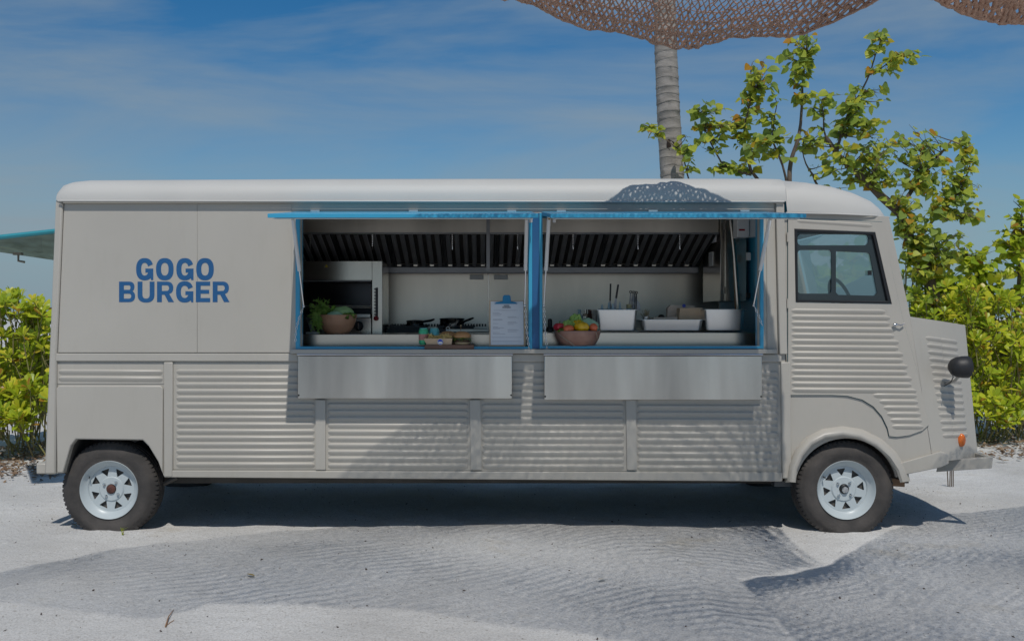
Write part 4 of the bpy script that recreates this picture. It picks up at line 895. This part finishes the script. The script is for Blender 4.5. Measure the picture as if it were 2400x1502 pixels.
# ------------------------------------------------------------ shade nets (knotted rope)
def resample_curve(pts, xs): pts = sorted(pts); return np.interp(xs, [p[0] for p in pts], [p[1] for p in pts])
netm = bpy.data.materials.new('rope'); netm.use_nodes = True
N, L = netm.node_tree.nodes, netm.node_tree.links; b = N['Principled BSDF']; b.inputs['Roughness'].default_value = .85
g = N.new('ShaderNodeNewGeometry'); t = noise(260, 3, .7); r = ramp(t.outputs['Fac'], .35, (.34, .18, .12), .68, (.80, .53, .39)); t2 = noise(25, 3); r2_ = ramp(t2.outputs['Fac'], .3, (.75, .72, .70), .7, (1.1, 1.1, 1.1))
L.new(mixc(1.0, r.outputs['Color'], r2_.outputs['Color'], 'MULTIPLY'), b.inputs['Base Color'])
bp = N.new('ShaderNodeBump'); bp.inputs['Strength'].default_value = .8; bp.inputs['Distance'].default_value = .006; L.new(t.outputs['Fac'], bp.inputs['Height']); L.new(bp.outputs['Normal'], b.inputs['Normal'])
def net(name, label, far, nearc, x0, x1, zf, slope, zmax, rad=.0100, cell=.032, wav=.03):
    nu = int((x1-x0)/cell); xs = np.linspace(x0, x1, nu+1)
    yf = resample_curve(far, xs); yn = resample_curve(nearc, xs); depth = (yf-yn).max(); nvv = int(depth/.031)
    U, V = np.meshgrid(np.arange(nu+1), np.arange(nvv+1)); 
    x = xs[U].astype(float); s_ = V*.031
    x = x + np.where(V % 2 == 1, cell/2, 0); y = yf[U] - s_
    z = zf + np.minimum(slope*s_, zmax-zf) + wav*np.sin(x*2.3+y*1.1)*np.clip(s_, 0, 1) + wav*.6*np.sin(x*5.1-y*3.3)*np.clip(s_*2, 0, 1)
    sag = .02*np.sin(x*9)*np.exp(-s_*6); z = z + sag
    Pn = np.stack([x, y, z], -1) + rng.normal(0, .0035, (*x.shape, 3)); Pn[..., 2] += rng.normal(0, .003, x.shape)
    segs = []
    i = np.arange((nvv)*(nu)).reshape(nvv, nu); vv, uu = np.divmod(i, nu)
    idn = lambda v, u: v*(nu+1)+u
    odd = vv % 2 == 1
    A = idn(vv, uu); B1 = idn(vv+1, uu); B2 = np.where(odd, idn(vv+1, np.minimum(uu+1, nu)), idn(vv+1, np.maximum(uu-1, 0)))
    segs = np.concatenate([np.stack([A.ravel(), B1.ravel()], 1), np.stack([A.ravel(), B2.ravel()], 1), np.stack([idn(np.arange(1), np.arange(nu)), idn(np.arange(1), np.arange(nu)+1)], 1)])
    # some rows carry a straight tight cord, so that the net has dense and open bands
    hr = (vv % 3 == 0); A2 = idn(vv, uu)[hr]; hc = np.concatenate([np.zeros(len(segs), bool), np.ones(len(A2), bool)]); segs = np.concatenate([segs, np.stack([A2, A2+1], 1)])
    pts = Pn.reshape(-1, 3); a = pts[segs[:, 0]]; b_ = pts[segs[:, 1]]; d = b_-a; ln = np.linalg.norm(d, axis=1, keepdims=True); lim = (yf-yn)[U].ravel(); sr = s_.ravel(); ok = (ln[:, 0] > .006) & (ln[:, 0] < .2) & (sr[segs[:, 0]] <= lim[segs[:, 0]]) & (sr[segs[:, 1]] <= lim[segs[:, 1]]+.04); a, b_, d, ln = a[ok], b_[ok], d[ok], ln[ok]; d = d/ln
    up = np.array([0, 0, 1.0]); s1 = np.cross(d, up); s1 /= np.linalg.norm(s1, axis=1, keepdims=True)+1e-9; s2 = np.cross(s1, d)
    hc = hc[ok]
    sa = np.repeat(s_.ravel()[:, None], 1, 1)[segs[:, 0], 0][ok] if True else 0
    dens = .5+.5*np.sin(a[:, 0]*1.9+a[:, 1]*1.2+.8)*np.cos(a[:, 1]*2.1-a[:, 0]*.7)
    sb = (yf-yn)[U].ravel()[segs[:, 0]][ok]-sa
    edge = np.clip(1.2-sa*2.7, 0, 1)*np.clip((a[:, 0]+.05)*4, 0, 1)*np.clip((2.45-a[:, 0])*3, 0, 1)
    rr = (rad*(.13+.02*np.clip(a[:, 0], -2, 1)+.20*dens+.62*edge) * rng.uniform(.8, 1.25, len(a))*np.where(hc & (sa > .5), 1.5+1.1*np.sin(a[:, 0]*3.1+a[:, 1]*5.3), 1))[:, None]
    vs = []
    for end, k in ((a-d*.004, .9), ((a+b_)/2+rng.normal(0, .002, a.shape), 1.15), (b_+d*.004, .9)):
        for t_ in (0, 90, 180, 270): vs.append(end + (s1*math.cos(R(t_+20)) + s2*math.sin(R(t_+20))*.8)*rr*k)
    vs = np.stack(vs, 1).reshape(-1, 3); base = (np.arange(len(a))*12)[:, None]
    q = []
    for r_ in range(2):
        for k in range(4): q.append([r_*4+k, r_*4+(k+1) % 4, (r_+1)*4+(k+1) % 4, (r_+1)*4+k])
    q = np.array(q).reshape(1, -1, 4); polys = (base[:, :, None]+q).reshape(-1, 4)
    c_ = np.array([(x0+x1)/2, float(y.mean()), zf]); o = bpy.data.objects.new(name, mesh_np(name, vs-c_, polys, netm)); COL.objects.link(o); o.location = c_
    tag(o, label, 'shade net', 'rope shade nets overhead'); return len(polys)
nA = net('shade_net', 'brown knotted rope shade net sagging above the truck roof in front of the palm',
    [(-3.1, -3.9), (-2.74, -3.4), (-2.16, -2.5), (-1.07, -2.0), (-.25, -1.58), (.05, -1.39), (.26, -1.27), (.52, -1.0), (.75, -.77), (1.04, -.56), (1.33, -.50), (1.45, -.59), (1.66, -.66), (1.87, -.80), (1.98, -1.04), (2.09, -1.40), (2.2, -2.2)],
    [(-3.1, -4.0), (-2.33, -3.95), (-1.43, -4.2), (-1.18, -3.95), (-.29, -4.05), (.14, -4.25), (.73, -4.45), (1.56, -4.85), (1.62, -3.5), (2.2, -3.2)], -3.1, 2.2, 3.12, .40, 3.5)
net('shade_net', 'lighter brown rope shade net hanging at the top right corner over the cab', [(1.56, -3.0), (1.64, -2.93), (1.92, -2.78), (2.2, -2.58), (2.6, -2.05), (3.4, -1.2), (4.8, -.7)], [(1.56, -5.2), (4.8, -5.2)], 1.56, 4.8, 2.62, .35, 3.3)
net('shade_net', 'brown knotted rope shade net hung overhead in front of the truck', [(-3.6, -4.3), (-2.4, -4.55), (-1.7, -4.75), (-1.0, -5.6), (-.5, -4.95), (.0, -4.65), (.5, -4.85), (1.0, -5.4), (1.6, -5.3), (2.4, -5.0)], [(-3.6, -6.2), (2.4, -6.2)], -3.6, 2.4, 3.45, .05, 3.5)

# ------------------------------------------------------------ plants
def leaf_mesh(name, kind, m):
    if kind == 'heart':
        out = [(0, 0), (.22, -.10), (.45, -.02), (.52, .22), (.42, .52), (.2, .80), (0, 1.02)]
    elif kind == 'obovate':
        out = [(0, 0), (.05, .2), (.14, .5), (.22, .78), (.16, .95), (.05, 1.02), (0, 1.03)]
    else: out = [(0, 0), (.12, .15), (.2, .4), (.16, .7), (.06, .92), (0, 1.0), (0, 1.0)]
    fold = .16
    vs = [(0, y, -.10*y*y) for x, y in out] + [(x, y, fold*x-.10*y*y) for x, y in out[1:-1]] + [(-x, y, fold*x-.10*y*y) for x, y in out[1:-1]]
    n = len(out); fs = []
    R0 = lambda i: n+i-1; L0 = lambda i: n+(n-2)+i-1
    fs.append((0, R0(1), 1)); fs.append((0, 1, L0(1)))
    for i in range(1, n-2): fs.append((i, R0(i), R0(i+1), i+1)); fs.append((i, i+1, L0(i+1), L0(i)))
    fs.append((n-2, R0(n-2), n-1)); fs.append((n-2, n-1, L0(n-2)))
    me = bpy.data.meshes.new(name); me.from_pydata(vs, [], fs); me.update(); me.shade_smooth(); me.materials.append(m); return me
LM = {'heart': leaf_mesh('heart_leaf', 'heart', leafA), 'obovate': leaf_mesh('spoon_leaf', 'obovate', leafB), 'heartB': leaf_mesh('broad_leaf', 'heart', leafB), 'dry': leaf_mesh('dry_leaf', 'lance', dryleaf)}
def place_leaves(parent, base, mesh, mats, nobj=300, score=None, name='leaf'):
    """mats: list of 4x4; the first nobj by score become leaf objects, the rest one mesh"""
    mats = sorted(mats, key=lambda m_: -score(m_)) if score else mats
    B = Matrix.Translation(-Vector(base))
    for m_ in mats[:nobj]:
        o = bpy.data.objects.new(name, mesh); COL.objects.link(o); o.parent = parent; o.matrix_local = B @ m_
    rest = mats[nobj:]
    if rest:
        V0 = np.array([v.co[:] for v in mesh.vertices]); tris = []
        mesh.calc_loop_triangles(); T = np.array([t_.vertices[:] for t_ in mesh.loop_triangles])
        M_ = np.array([np.array(B @ m_) for m_ in rest]); V1 = np.einsum('nij,vj->nvi', M_[:, :3, :3], V0) + M_[:, None, :3, 3]
        o = bpy.data.objects.new('foliage', mesh_np('foliage', V1.reshape(-1, 3), (T[None]+(np.arange(len(rest))*len(V0))[:, None, None]).reshape(-1, 3), mesh.materials[0]))
        COL.objects.link(o); o.parent = parent; o['kind'] = 'stuff'
def orient(pos, d, face, size):
    """leaf at pos pointing along d with its upper face towards face"""
    d = Vector(d).normalized(); f = Vector(face); f = (f - d*f.dot(d)); f = f.normalized() if f.length > 1e-3 else d.orthogonal().normalized()
    x = d.cross(f); m_ = Matrix((x, d, f)).transposed().to_4x4(); return Matrix.Translation(pos) @ m_ @ Matrix.Scale(size, 4)
rv = lambda s_=1: Vector((random.uniform(-s_, s_), random.uniform(-s_, s_), random.uniform(-s_, s_)))
def seen(m_): p = m_.translation; return -(p.y) + random.uniform(0, .5)
def bent(a, b_, k=6, w=.05):
    a, b_ = Vector(a), Vector(b_); L_ = (b_-a).length; off = rv(w*L_); return [a.lerp(b_, i/k) + off*math.sin(math.pi*i/k) + rv(.008*L_)*(1 if 0 < i < k else 0) for i in range(k+1)]
def tree(name, label, cat, base, limbs, clusters, size, group=None, lm='heart', nobj=300, sub=2):
    """limbs: polylines of (px, py, depth, radius); clusters: (px, py, rx, ry, depth, depth spread, count)"""
    t = thing(name, label, cat, base, group); mats = []; tips = []
    for li, l in enumerate(limbs):
        pts = []; rad = []
        for (a, b_) in zip(l[:-1], l[1:]):
            s_ = bent(P(*a[:3]), P(*b_[:3]), 4, .06); pts += s_[:-1]; rad += [a[3]+(b_[3]-a[3])*i/4 for i in range(4)]
        pts.append(P(*l[-1][:3])); rad.append(l[-1][3]); MB().tube(pts, rad, 7).build('trunk' if li == 0 else 'branch', bark, t); tips += pts[2:]
    tw = MB()
    for (cx, cy, rx, ry, dep, ds, n) in clusters:
        n = int(n*1.85); nt = max(2, int(n/7))
        for k in range(nt):
            a = random.uniform(0, 6.28); q = math.sqrt(random.random()); tip = P(cx+rx*q*math.cos(a), cy+ry*q*math.sin(a), dep+random.uniform(-ds, ds))
            near_ = min(tips, key=lambda p: (p-tip).length + (max(0, p.z-tip.z)*1.5)); pts = bent(near_, tip, 5, .10); tw.tube(pts, [.007, .006, .005, .004, .003, .002], 4, False)
            L_ = (tip-near_).length; m_ = max(3, n//nt)
            for j in range(m_):
                u = 1-random.random()**1.3*min(1, .45/max(L_, .1)); i = min(4, int(u*5)); p = pts[i].lerp(pts[i+1], u*5-i)
                o = rv(1); o.z = abs(o.z)*.3; st = p + o.normalized()*random.uniform(.02, .07); tw.tube([p, st], .0012, 3, False)
                dirn = o.normalized()*.7 + Vector((0, -.15, -random.uniform(.1, 1.0))); mats.append(orient(st, dirn, Vector((random.uniform(-.8, .8), -random.uniform(.0, 1.1), random.uniform(.2, 1))), size*random.uniform(.38, 1.25)))
    tw.build('twigs', bark, t, fix=False)['kind'] = 'stuff'
    place_leaves(t, base, LM[lm], mats, nobj, seen); return t
GB = .04
g1 = P(1840, 1010, 4.6); tree('hibiscus_tree', 'slender broad leaved tree between the palm trunk and the cab roof', 'tree', (g1.x, 4.6, GB),
    [[(1890, 1010, 4.6, .05), (1860, 600, 4.6, .04), (1850, 430, 4.6, .028), (1870, 330, 4.6, .02), (1880, 240, 4.6, .014), (1890, 130, 4.6, .006)],
     [(1855, 500, 4.6, .03), (1760, 400, 4.5, .018), (1745, 300, 4.5, .012), (1770, 210, 4.5, .007)], [(1760, 410, 4.5, .016), (1690, 380, 4.5, .01), (1640, 270, 4.4, .006)],
     [(1660, 520, 4.7, .012), (1600, 360, 4.7, .008), (1525, 300, 4.7, .004)], [(1845, 440, 4.6, .015), (1810, 330, 4.4, .01), (1820, 250, 4.4, .005)]],
    [(1885, 110, 42, 34, 4.6, .2, 60), (1790, 160, 36, 30, 4.5, .2, 40), (1850, 150, 40, 36, 4.5, .2, 36), (1780, 220, 38, 40, 4.5, .2, 46), (1870, 210, 30, 34, 4.6, .2, 26), (1740, 280, 60, 44, 4.5, .3, 80), (1640, 260, 38, 26, 4.4, .2, 34),
     (1625, 350, 26, 60, 4.6, .2, 44), (1520, 305, 24, 26, 4.7, .1, 22), (1690, 310, 40, 40, 4.5, .3, 34), (1760, 350, 50, 50, 4.5, .3, 60), (1820, 320, 40, 40, 4.4, .2, 40), (1720, 400, 40, 20, 4.5, .2, 26), (1660, 400, 20, 18, 4.5, .2, 12)], .090, 'trees behind the truck')
g2 = P(2170, 1000, 5.0); tree('hibiscus_tree', 'wider leaning tree with thick grey limb rising behind the cab and bonnet', 'tree', (g2.x, 5.0, GB),
    [[(2230, 1010, 5.0, .09), (2180, 640, 5.0, .07), (2110, 500, 5.0, .055), (2030, 425, 5.0, .045), (1960, 360, 5.0, .03), (1935, 320, 5.0, .02)],
     [(1960, 370, 5.0, .02), (1990, 260, 5.0, .013), (2040, 170, 5.0, .009), (2065, 95, 5.0, .005)], [(2030, 180, 5.0, .008), (2090, 140, 5.0, .005), (2145, 125, 5.0, .003)], [(1940, 340, 5.0, .012), (1930, 270, 4.9, .008), (1925, 235, 4.9, .004)],
     [(2110, 500, 5.0, .03), (2190, 380, 5.1, .018), (2230, 330, 5.1, .01), (2270, 350, 5.1, .005)], [(2150, 560, 5.0, .02), (2250, 450, 4.9, .012), (2275, 380, 4.9, .006)], [(1935, 460, 4.9, .016), (1905, 410, 4.9, .012), (1880, 350, 4.8, .005)]],
    [(2065, 105, 28, 28, 5, .15, 34), (2120, 130, 36, 22, 5, .15, 30), (2080, 165, 40, 24, 5, .15, 26), (2060, 200, 20, 22, 5, .15, 14), (1960, 260, 60, 44, 5, .3, 56), (2010, 240, 44, 46, 5, .3, 50), (2050, 270, 46, 46, 5, .2, 50),
     (1940, 330, 60, 50, 4.9, .3, 60), (2010, 330, 60, 50, 5, .3, 80), (2070, 330, 40, 40, 5, .3, 46), (1990, 400, 60, 40, 5, .3, 70), (2060, 400, 60, 40, 5, .3, 66), (2130, 330, 30, 40, 5, .3, 30), (2180, 350, 40, 44, 5.1, .3, 44), (2250, 345, 34, 34, 5.1, .2, 36),
     (2130, 420, 60, 50, 5, .3, 70), (2210, 420, 50, 50, 5, .3, 60), (2270, 420, 30, 60, 4.9, .2, 44), (2130, 500, 50, 40, 4.9, .3, 60), (2210, 510, 60, 50, 4.9, .3, 80), (1900, 250, 24, 30, 4.9, .1, 14), (2160, 600, 60, 60, 4.9, .3, 110), (2130, 540, 40, 50, 4.8, .3, 60), (2220, 570, 60, 50, 5, .3, 90), (2260, 500, 50, 40, 5, .3, 50), (2200, 450, 60, 40, 5, .3, 50), (2150, 670, 50, 40, 4.9, .3, 60), (1780, 470, 60, 60, 4.9, .3, 30)], .090, 'trees behind the truck')
def shrub(name, label, cat, base, blobs, size, group, lm='obovate', nros=None, nobj=300, stemr=.008):
    """blobs: (px, py, rx, ry, depth, depth spread, rosettes)"""
    t = thing(name, label, cat, base, group); mats = []; st = MB(); dry = []
    for (cx, cy, rx, ry, dep, ds, n) in blobs:
        for k in range(n):
            a = random.uniform(0, 6.28); q = random.random()**.5; dd = dep+random.uniform(-ds, ds); p = P(cx+rx*q*math.cos(a), cy+ry*q*math.sin(a), dd)
            if p.z < GB+.05: p.z = GB+random.uniform(.05, .2)
            axis_ = Vector((random.uniform(-.5, .5), random.uniform(-.9, .1), random.uniform(.4, 1))).normalized(); b0 = Vector((p.x+random.uniform(-.25, .25), p.y+random.uniform(.0, .3), GB-.02)); low = p.lerp(b0, random.uniform(.9, 1) if random.random() < .28 or p.z < .35 else random.uniform(.15, .4))
            mid = p.lerp(low, .5)+rv(.10)*min(1, (p-low).length*3); st.tube([low, mid, p-axis_*.06, p], [stemr, stemr*.8, stemr*.6, stemr*.5], 5, False)
            s1 = axis_.orthogonal().normalized(); s2 = axis_.cross(s1); nl = random.randint(9, 13); ro = random.uniform(0, 6)
            for j in range(nl):
                an = ro + j*2.4; rad = s1*math.cos(an)+s2*math.sin(an); op = .35+.9*(1-j/nl)
                d = axis_*math.cos(op)+rad*math.sin(op); mats.append(orient(p-axis_*.05*(1-j/nl), d, axis_+Vector((0, -.2, .2))-rad*.2, size*random.uniform(.75, 1.2)*(1-.3*j/nl)))
    st.build('stems', mat(name+'_stem', (.24, .25, .06), .7, 0, .3, 10, col2=(.17, .12, .07)), t, fix=False)['kind'] = 'stuff'
    place_leaves(t, base, LM[lm], mats, nobj, seen); return t
gl_ = P(60, 1050, 3.6)
shrub('beach_shrub', 'bright yellow green shrub in rosettes left of the truck', 'shrub', (gl_.x, 4.0, GB), [(20, 760, 80, 66, 3.9, .4, 34), (90, 780, 40, 60, 3.9, .4, 24), (20, 705, 34, 22, 3.9, .2, 8), (80, 735, 40, 30, 3.8, .3, 14), (50, 860, 90, 80, 3.8, .5, 46), (-90, 850, 90, 130, 4, .5, 50), (50, 950, 80, 50, 3.4, .3, 26), (140, 880, 60, 120, 4.2, .4, 40)], .135, 'shrubs behind the truck')
shrub('beach_shrub', 'low spreading yellow green shrub at the sand edge on the left', 'shrub', P(20, 1050, 3.2)*1, [(20, 980, 50, 40, 3.2, .2, 12), (-40, 960, 60, 50, 3.2, .2, 14)], .13, 'shrubs behind the truck', nobj=120)
gr_ = P(2330, 1010, 4.8)
shrub('beach_shrub', 'dense green shrub in rosettes right of the bonnet', 'shrub', (gr_.x, 4.9, GB), [(2330, 870, 90, 100, 4.7, .4, 80), (2330, 960, 90, 40, 4.3, .3, 34), (2220, 730, 90, 90, 4.9, .4, 60), (2340, 760, 80, 70, 4.9, .4, 50), (2160, 640, 50, 70, 5.2, .3, 26), (2440, 850, 80, 140, 4.8, .4, 50), (2180, 850, 90, 120, 5, .4, 40)], .125, 'shrubs behind the truck')
g4 = P(2380, 1010, 5.6)
tree('hibiscus_shrub', 'tall broad leaved bush with yellow leaves at the right edge', 'bush', (g4.x, 5.6, GB),
    [[(2400, 1010, 5.6, .05), (2380, 760, 5.6, .035), (2390, 600, 5.5, .02), (2395, 490, 5.5, .008)], [(2380, 780, 5.6, .02), (2300, 650, 5.5, .012), (2260, 580, 5.4, .006)], [(2370, 820, 5.6, .02), (2250, 720, 5.3, .012), (2170, 660, 5.2, .006)], [(2390, 700, 5.6, .015), (2460, 600, 5.6, .008)]],
    [(2385, 500, 24, 40, 5.5, .2, 30), (2350, 590, 60, 50, 5.5, .3, 80), (2270, 620, 60, 50, 5.4, .3, 90), (2190, 650, 60, 60, 5.2, .3, 90), (2330, 680, 80, 50, 5.3, .3, 110), (2240, 710, 80, 50, 5.3, .3, 100), (2390, 560, 30, 60, 5.5, .3, 50), (2140, 740, 40, 60, 5.3, .3, 50), (2450, 640, 60, 120, 5.6, .3, 90), (2300, 790, 100, 60, 5.3, .3, 100)], .105, 'bushes at the right', 'heartB')
# a belt of distant shrubs beyond, one mass
far_m = []; 
for k in range(5200):
    x = random.uniform(-16, 16); y = random.uniform(8.0, 11.5); z = random.uniform(.1, 1.0)+.35*math.sin(x*.8+y)+.25*math.sin(x*2.1); 
    if -9 < x < -4.2: z *= .8
    far_m.append(orient(Vector((x, y, max(.1, z))), rv(1)+Vector((0, 0, .4)), Vector((random.uniform(-.6, .6), -.6, .8)), random.uniform(.16, .30)))
tb = bpy.data.objects.new('undergrowth', None)
V0 = np.array([v.co[:] for v in LM['heartB'].vertices]); LM['heartB'].calc_loop_triangles(); T = np.array([t_.vertices[:] for t_ in LM['heartB'].loop_triangles]); M_ = np.array([np.array(q) for q in far_m]); V1 = np.einsum('nij,vj->nvi', M_[:, :3, :3], V0)+M_[:, None, :3, 3]
o = bpy.data.objects.new('undergrowth', mesh_np('undergrowth', V1.reshape(-1, 3), (T[None]+(np.arange(len(far_m))*len(V0))[:, None, None]).reshape(-1, 3), leafB)); COL.objects.link(o); tag(o, 'mass of green undergrowth far behind the truck', 'undergrowth', None, 'stuff')
# palm
pb = P(1590, 1010, 5.1); palm = thing('palm_tree', 'grey ringed palm trunk rising behind the roof into the rope net', 'palm tree', (pb.x, 5.1, GB))
palmm = mat('palm_bark', (.36, .33, .30), .9, 0, .2, 5, .5, 30, (1, 1, 4), col2=(.22, .20, .18)); m = MB(); prof = []; z = 0; cxs = []
line = [(1590, 1010), (1576, 420), (1566, 250), (1560, 105), (1552, -300), (1540, -900)]
def palmx(z_):
    pts = sorted((P(a_, b2_, 5.1).z, P(a_, b2_, 5.1).x) for a_, b2_ in line); return float(np.interp(z_, [q[0] for q in pts], [q[1] for q in pts]))
pts = []; rad = []; z = GB-.05; k = 0
while z < 10.4:
    r_ = .155-.005*z; st_ = random.uniform(.075, .13)
    for q, rr in ((0, 1.015), (.10, 1.035), (.25, 1.0), (.97, .99)): pts.append((palmx(z+q*st_)+random.uniform(-.003, .003), 5.1, z+q*st_)); rad.append(r_*rr)
    z += st_
m.tube(pts, rad, 22); m.build('trunk', palmm, palm, smooth=60)
sp = P(1569, 342, 5.1); spz = sp.z
MB().ball((sp.x, 5.1-.115, spz), .085, 12, 8, (.7, .30, 1.15), crinkle(0, .25, 3)).build('bark_scar', mat('dark_scar', (.04, .025, .02), .9, 0, .3, 20, .6, 50), palm)
top = Vector((palmx(10.4), 5.1, 10.4))
for k in range(16):
    a = k*2.4; e = .9-.09*k; L_ = 3.0; m = MB(); pts = []
    for i in range(11): u = i/10; pts.append(top + Vector((math.cos(a)*math.cos(e)*L_*u, math.sin(a)*math.cos(e)*L_*u, math.sin(e)*L_*u-1.5*u*u)))
    m.tube(pts, [.03*(1-.8*i/10) for i in range(11)], 5, False)
    for i in range(1, 60):
        u = i/60; j = min(9, int(u*10)); p = pts[j].lerp(pts[j+1], u*10-j); d = (pts[j+1]-pts[j]).normalized(); s_ = d.cross(Vector((0, 0, 1))).normalized(); ll = .75*math.sin(math.pi*(u*.9+.08))**.6
        for sg in (-1, 1):
            q = p+s_*sg*ll*.8+d*ll*.45-Vector((0, 0, ll*.45)); w_ = d*.02; m.add([p-w_, p+w_, p.lerp(q, .6)+w_+Vector((0, 0, .05)), q, p.lerp(q, .6)-w_+Vector((0, 0, .05))], [(0, 1, 2, 3, 4)])
    m.build('frond', frond, palm, fix=False)

# ------------------------------------------------------------ small things on the sand
def scatter(name, label, cat, n, fn, mesh_v, mesh_f, m_):
    V0 = np.array(mesh_v, float); T = np.array(mesh_f); Ms = []
    for _ in range(n): Ms.append(np.array(fn()))
    M_ = np.array(Ms); V1 = np.einsum('nij,vj->nvi', M_[:, :3, :3], V0)+M_[:, None, :3, 3]
    o = bpy.data.objects.new(name, mesh_np(name, V1.reshape(-1, 3), (T[None]+(np.arange(n)*len(V0))[:, None, None]).reshape(-1, T.shape[1]), m_, True)); COL.objects.link(o); tag(o, label, cat, None, 'stuff')
gz = lambda x, y: float(ground_z(x, y))
octv = [(1, 0, 0), (-1, 0, 0), (0, 1, 0), (0, -1, 0), (0, 0, .7), (0, 0, -.5)]; octf = [(0, 2, 4), (2, 1, 4), (1, 3, 4), (3, 0, 4), (2, 0, 5), (1, 2, 5), (3, 1, 5), (0, 3, 5)]
def peb():
    x, y = random.uniform(-4, 4), random.uniform(-3, 3.4); s_ = .0016+.0055*random.random()**5; return Matrix.Translation((x, y, gz(x, y)+s_*.2)) @ Euler((random.random(), random.random(), random.random()*6)).to_matrix().to_4x4() @ Matrix.Scale(s_, 4)
pebm = mat('pebble', (.62, .60, .56), .9, 0, .2, 9); scatter('coral_gravel', 'pale coral crumbs strewn over the sand', 'gravel', 9000, peb, octv, octf, pebm)
scatter('dark_grit', 'dark specks of leaf litter strewn over the sand', 'grit', 2200, peb, [(v[0]*1.8, v[1], v[2]*.4) for v in octv], octf, mat('grit', (.10, .075, .06), .9))
lv = [v.co[:] for v in LM['dry'].vertices]; LM['dry'].calc_loop_triangles(); lf = [t_.vertices[:] for t_ in LM['dry'].loop_triangles]
def litter():
    if random.random() < .5: x, y = random.uniform(-5.2, -3.2), random.uniform(2.4, 4.4)
    else: x, y = random.uniform(2.8, 7), random.uniform(3.4, 5.2)
    if random.random() < .25: y -= random.random()*.5
    return Matrix.Translation((x, y, gz(x, y)+random.uniform(.004, .035))) @ Euler((random.uniform(-.5, .5), random.uniform(-.5, .5), random.random()*6.28)).to_matrix().to_4x4() @ Matrix.Scale(random.uniform(.03, .09), 4)
scatter('leaf_litter', 'dry brown leaf litter lying under the shrubs', 'leaf litter', 5200, litter, lv, lf, dryleaf)
yl = mat('fallen_leaf', (.38, .27, .05), .7, 0, .2, 20)
for (px, py, label, s_) in ((597, 1350, 'small yellow fallen leaf on the sand left of centre in the foreground', .055), (1420, 1355, 'small tan fallen leaf on the sand right of centre in the foreground', .05), (2302, 1052, 'orange fallen leaf on the sand beneath the weed in front of the bumper', .07), (180, 1232, 'dry brown leaf on the sand against the rear tyre', .05)):
    Dg = EZ*F/(py-VY); p = Vector(((px-VX)*Dg/F, Dg-D, 0)); p.z = gz(p.x, p.y)+.008
    o = bpy.data.objects.new('fallen_leaf', LM['dry'].copy()); o.data.materials[0] = yl; COL.objects.link(o); o.location = p; o.rotation_euler = (.25, .15, random.uniform(1, 2)); o.scale = (s_*1.5, s_, s_); tag(o, label, 'leaf', 'fallen leaves on the sand')
def G(px, py): Dg = EZ*F/(py-VY); x, y = (px-VX)*Dg/F, Dg-D; return Vector((x, y, gz(x, y)+.004))
tw = MB().tube([G(388, 1470), G(395, 1448)+Vector((0, 0, .01)), G(407, 1425)], [.004, .003, .0015], 5).tube([G(390, 1466), G(403, 1455), G(408, 1452)], .0018, 4).build('twig', plank, None); tag(tw, 'thin dry forked twig lying on the sand in the left foreground', 'twig')
gt = thing('grass_tuft', 'tiny yellow grass tuft in front of the rear tyre', 'grass', G(288, 1252)); 
for k in range(5): q = G(288, 1252)+Vector((random.uniform(-.01, .01), random.uniform(-.01, .01), 0)); MB().tube([q, q+Vector((random.uniform(-.02, .03), 0, .03)), q+Vector((random.uniform(-.04, .06), 0, .05))], [.002, .0015, .0005], 4).build('blade', leafB, gt)
wd_ = thing('weed', 'small green weed growing from the sand in front of the bumper', 'weed', G(2300, 1045)); p = G(2300, 1045); MB().tube([p, p+Vector((.01, 0, .1)), p+Vector((-.01, 0, .2))], .003, 5).build('stem', bark, wd_)
place_leaves(wd_, p, LM['obovate'], [orient(p+Vector((0, 0, random.uniform(.02, .2))), rv(1), (0, -.3, 1), .03) for _ in range(34)], 34)
wd_ = thing('dry_weed', 'brown weed stalks rising beneath the front bumper', 'weed', G(2226, 1142))
for k in range(4): q = G(2222+k*4, 1140)+Vector((0, 0, 0)); MB().tube([q, q+Vector((random.uniform(-.01, .01), 0, .19+random.uniform(-.02, .03)))], .0045, 5).build('stalk', bark, wd_)
wk = thing('wheel_chock', 'brown wooden board wedged behind the front tyre', 'wheel chock', (P(2105, 0, .3).x, .35, 0)); MB().prism(X([(2060, 1115), (2121, 1126), (2121, 1141), (2060, 1137)], .3), .3, .55).build('board', plank, wk, .003)
MB().box((P(2055, 0, .3).x, .33, 0), (P(2072, 0, .3).x, .5, P(0, 1139, .3).z)).build('support', plank, wk)
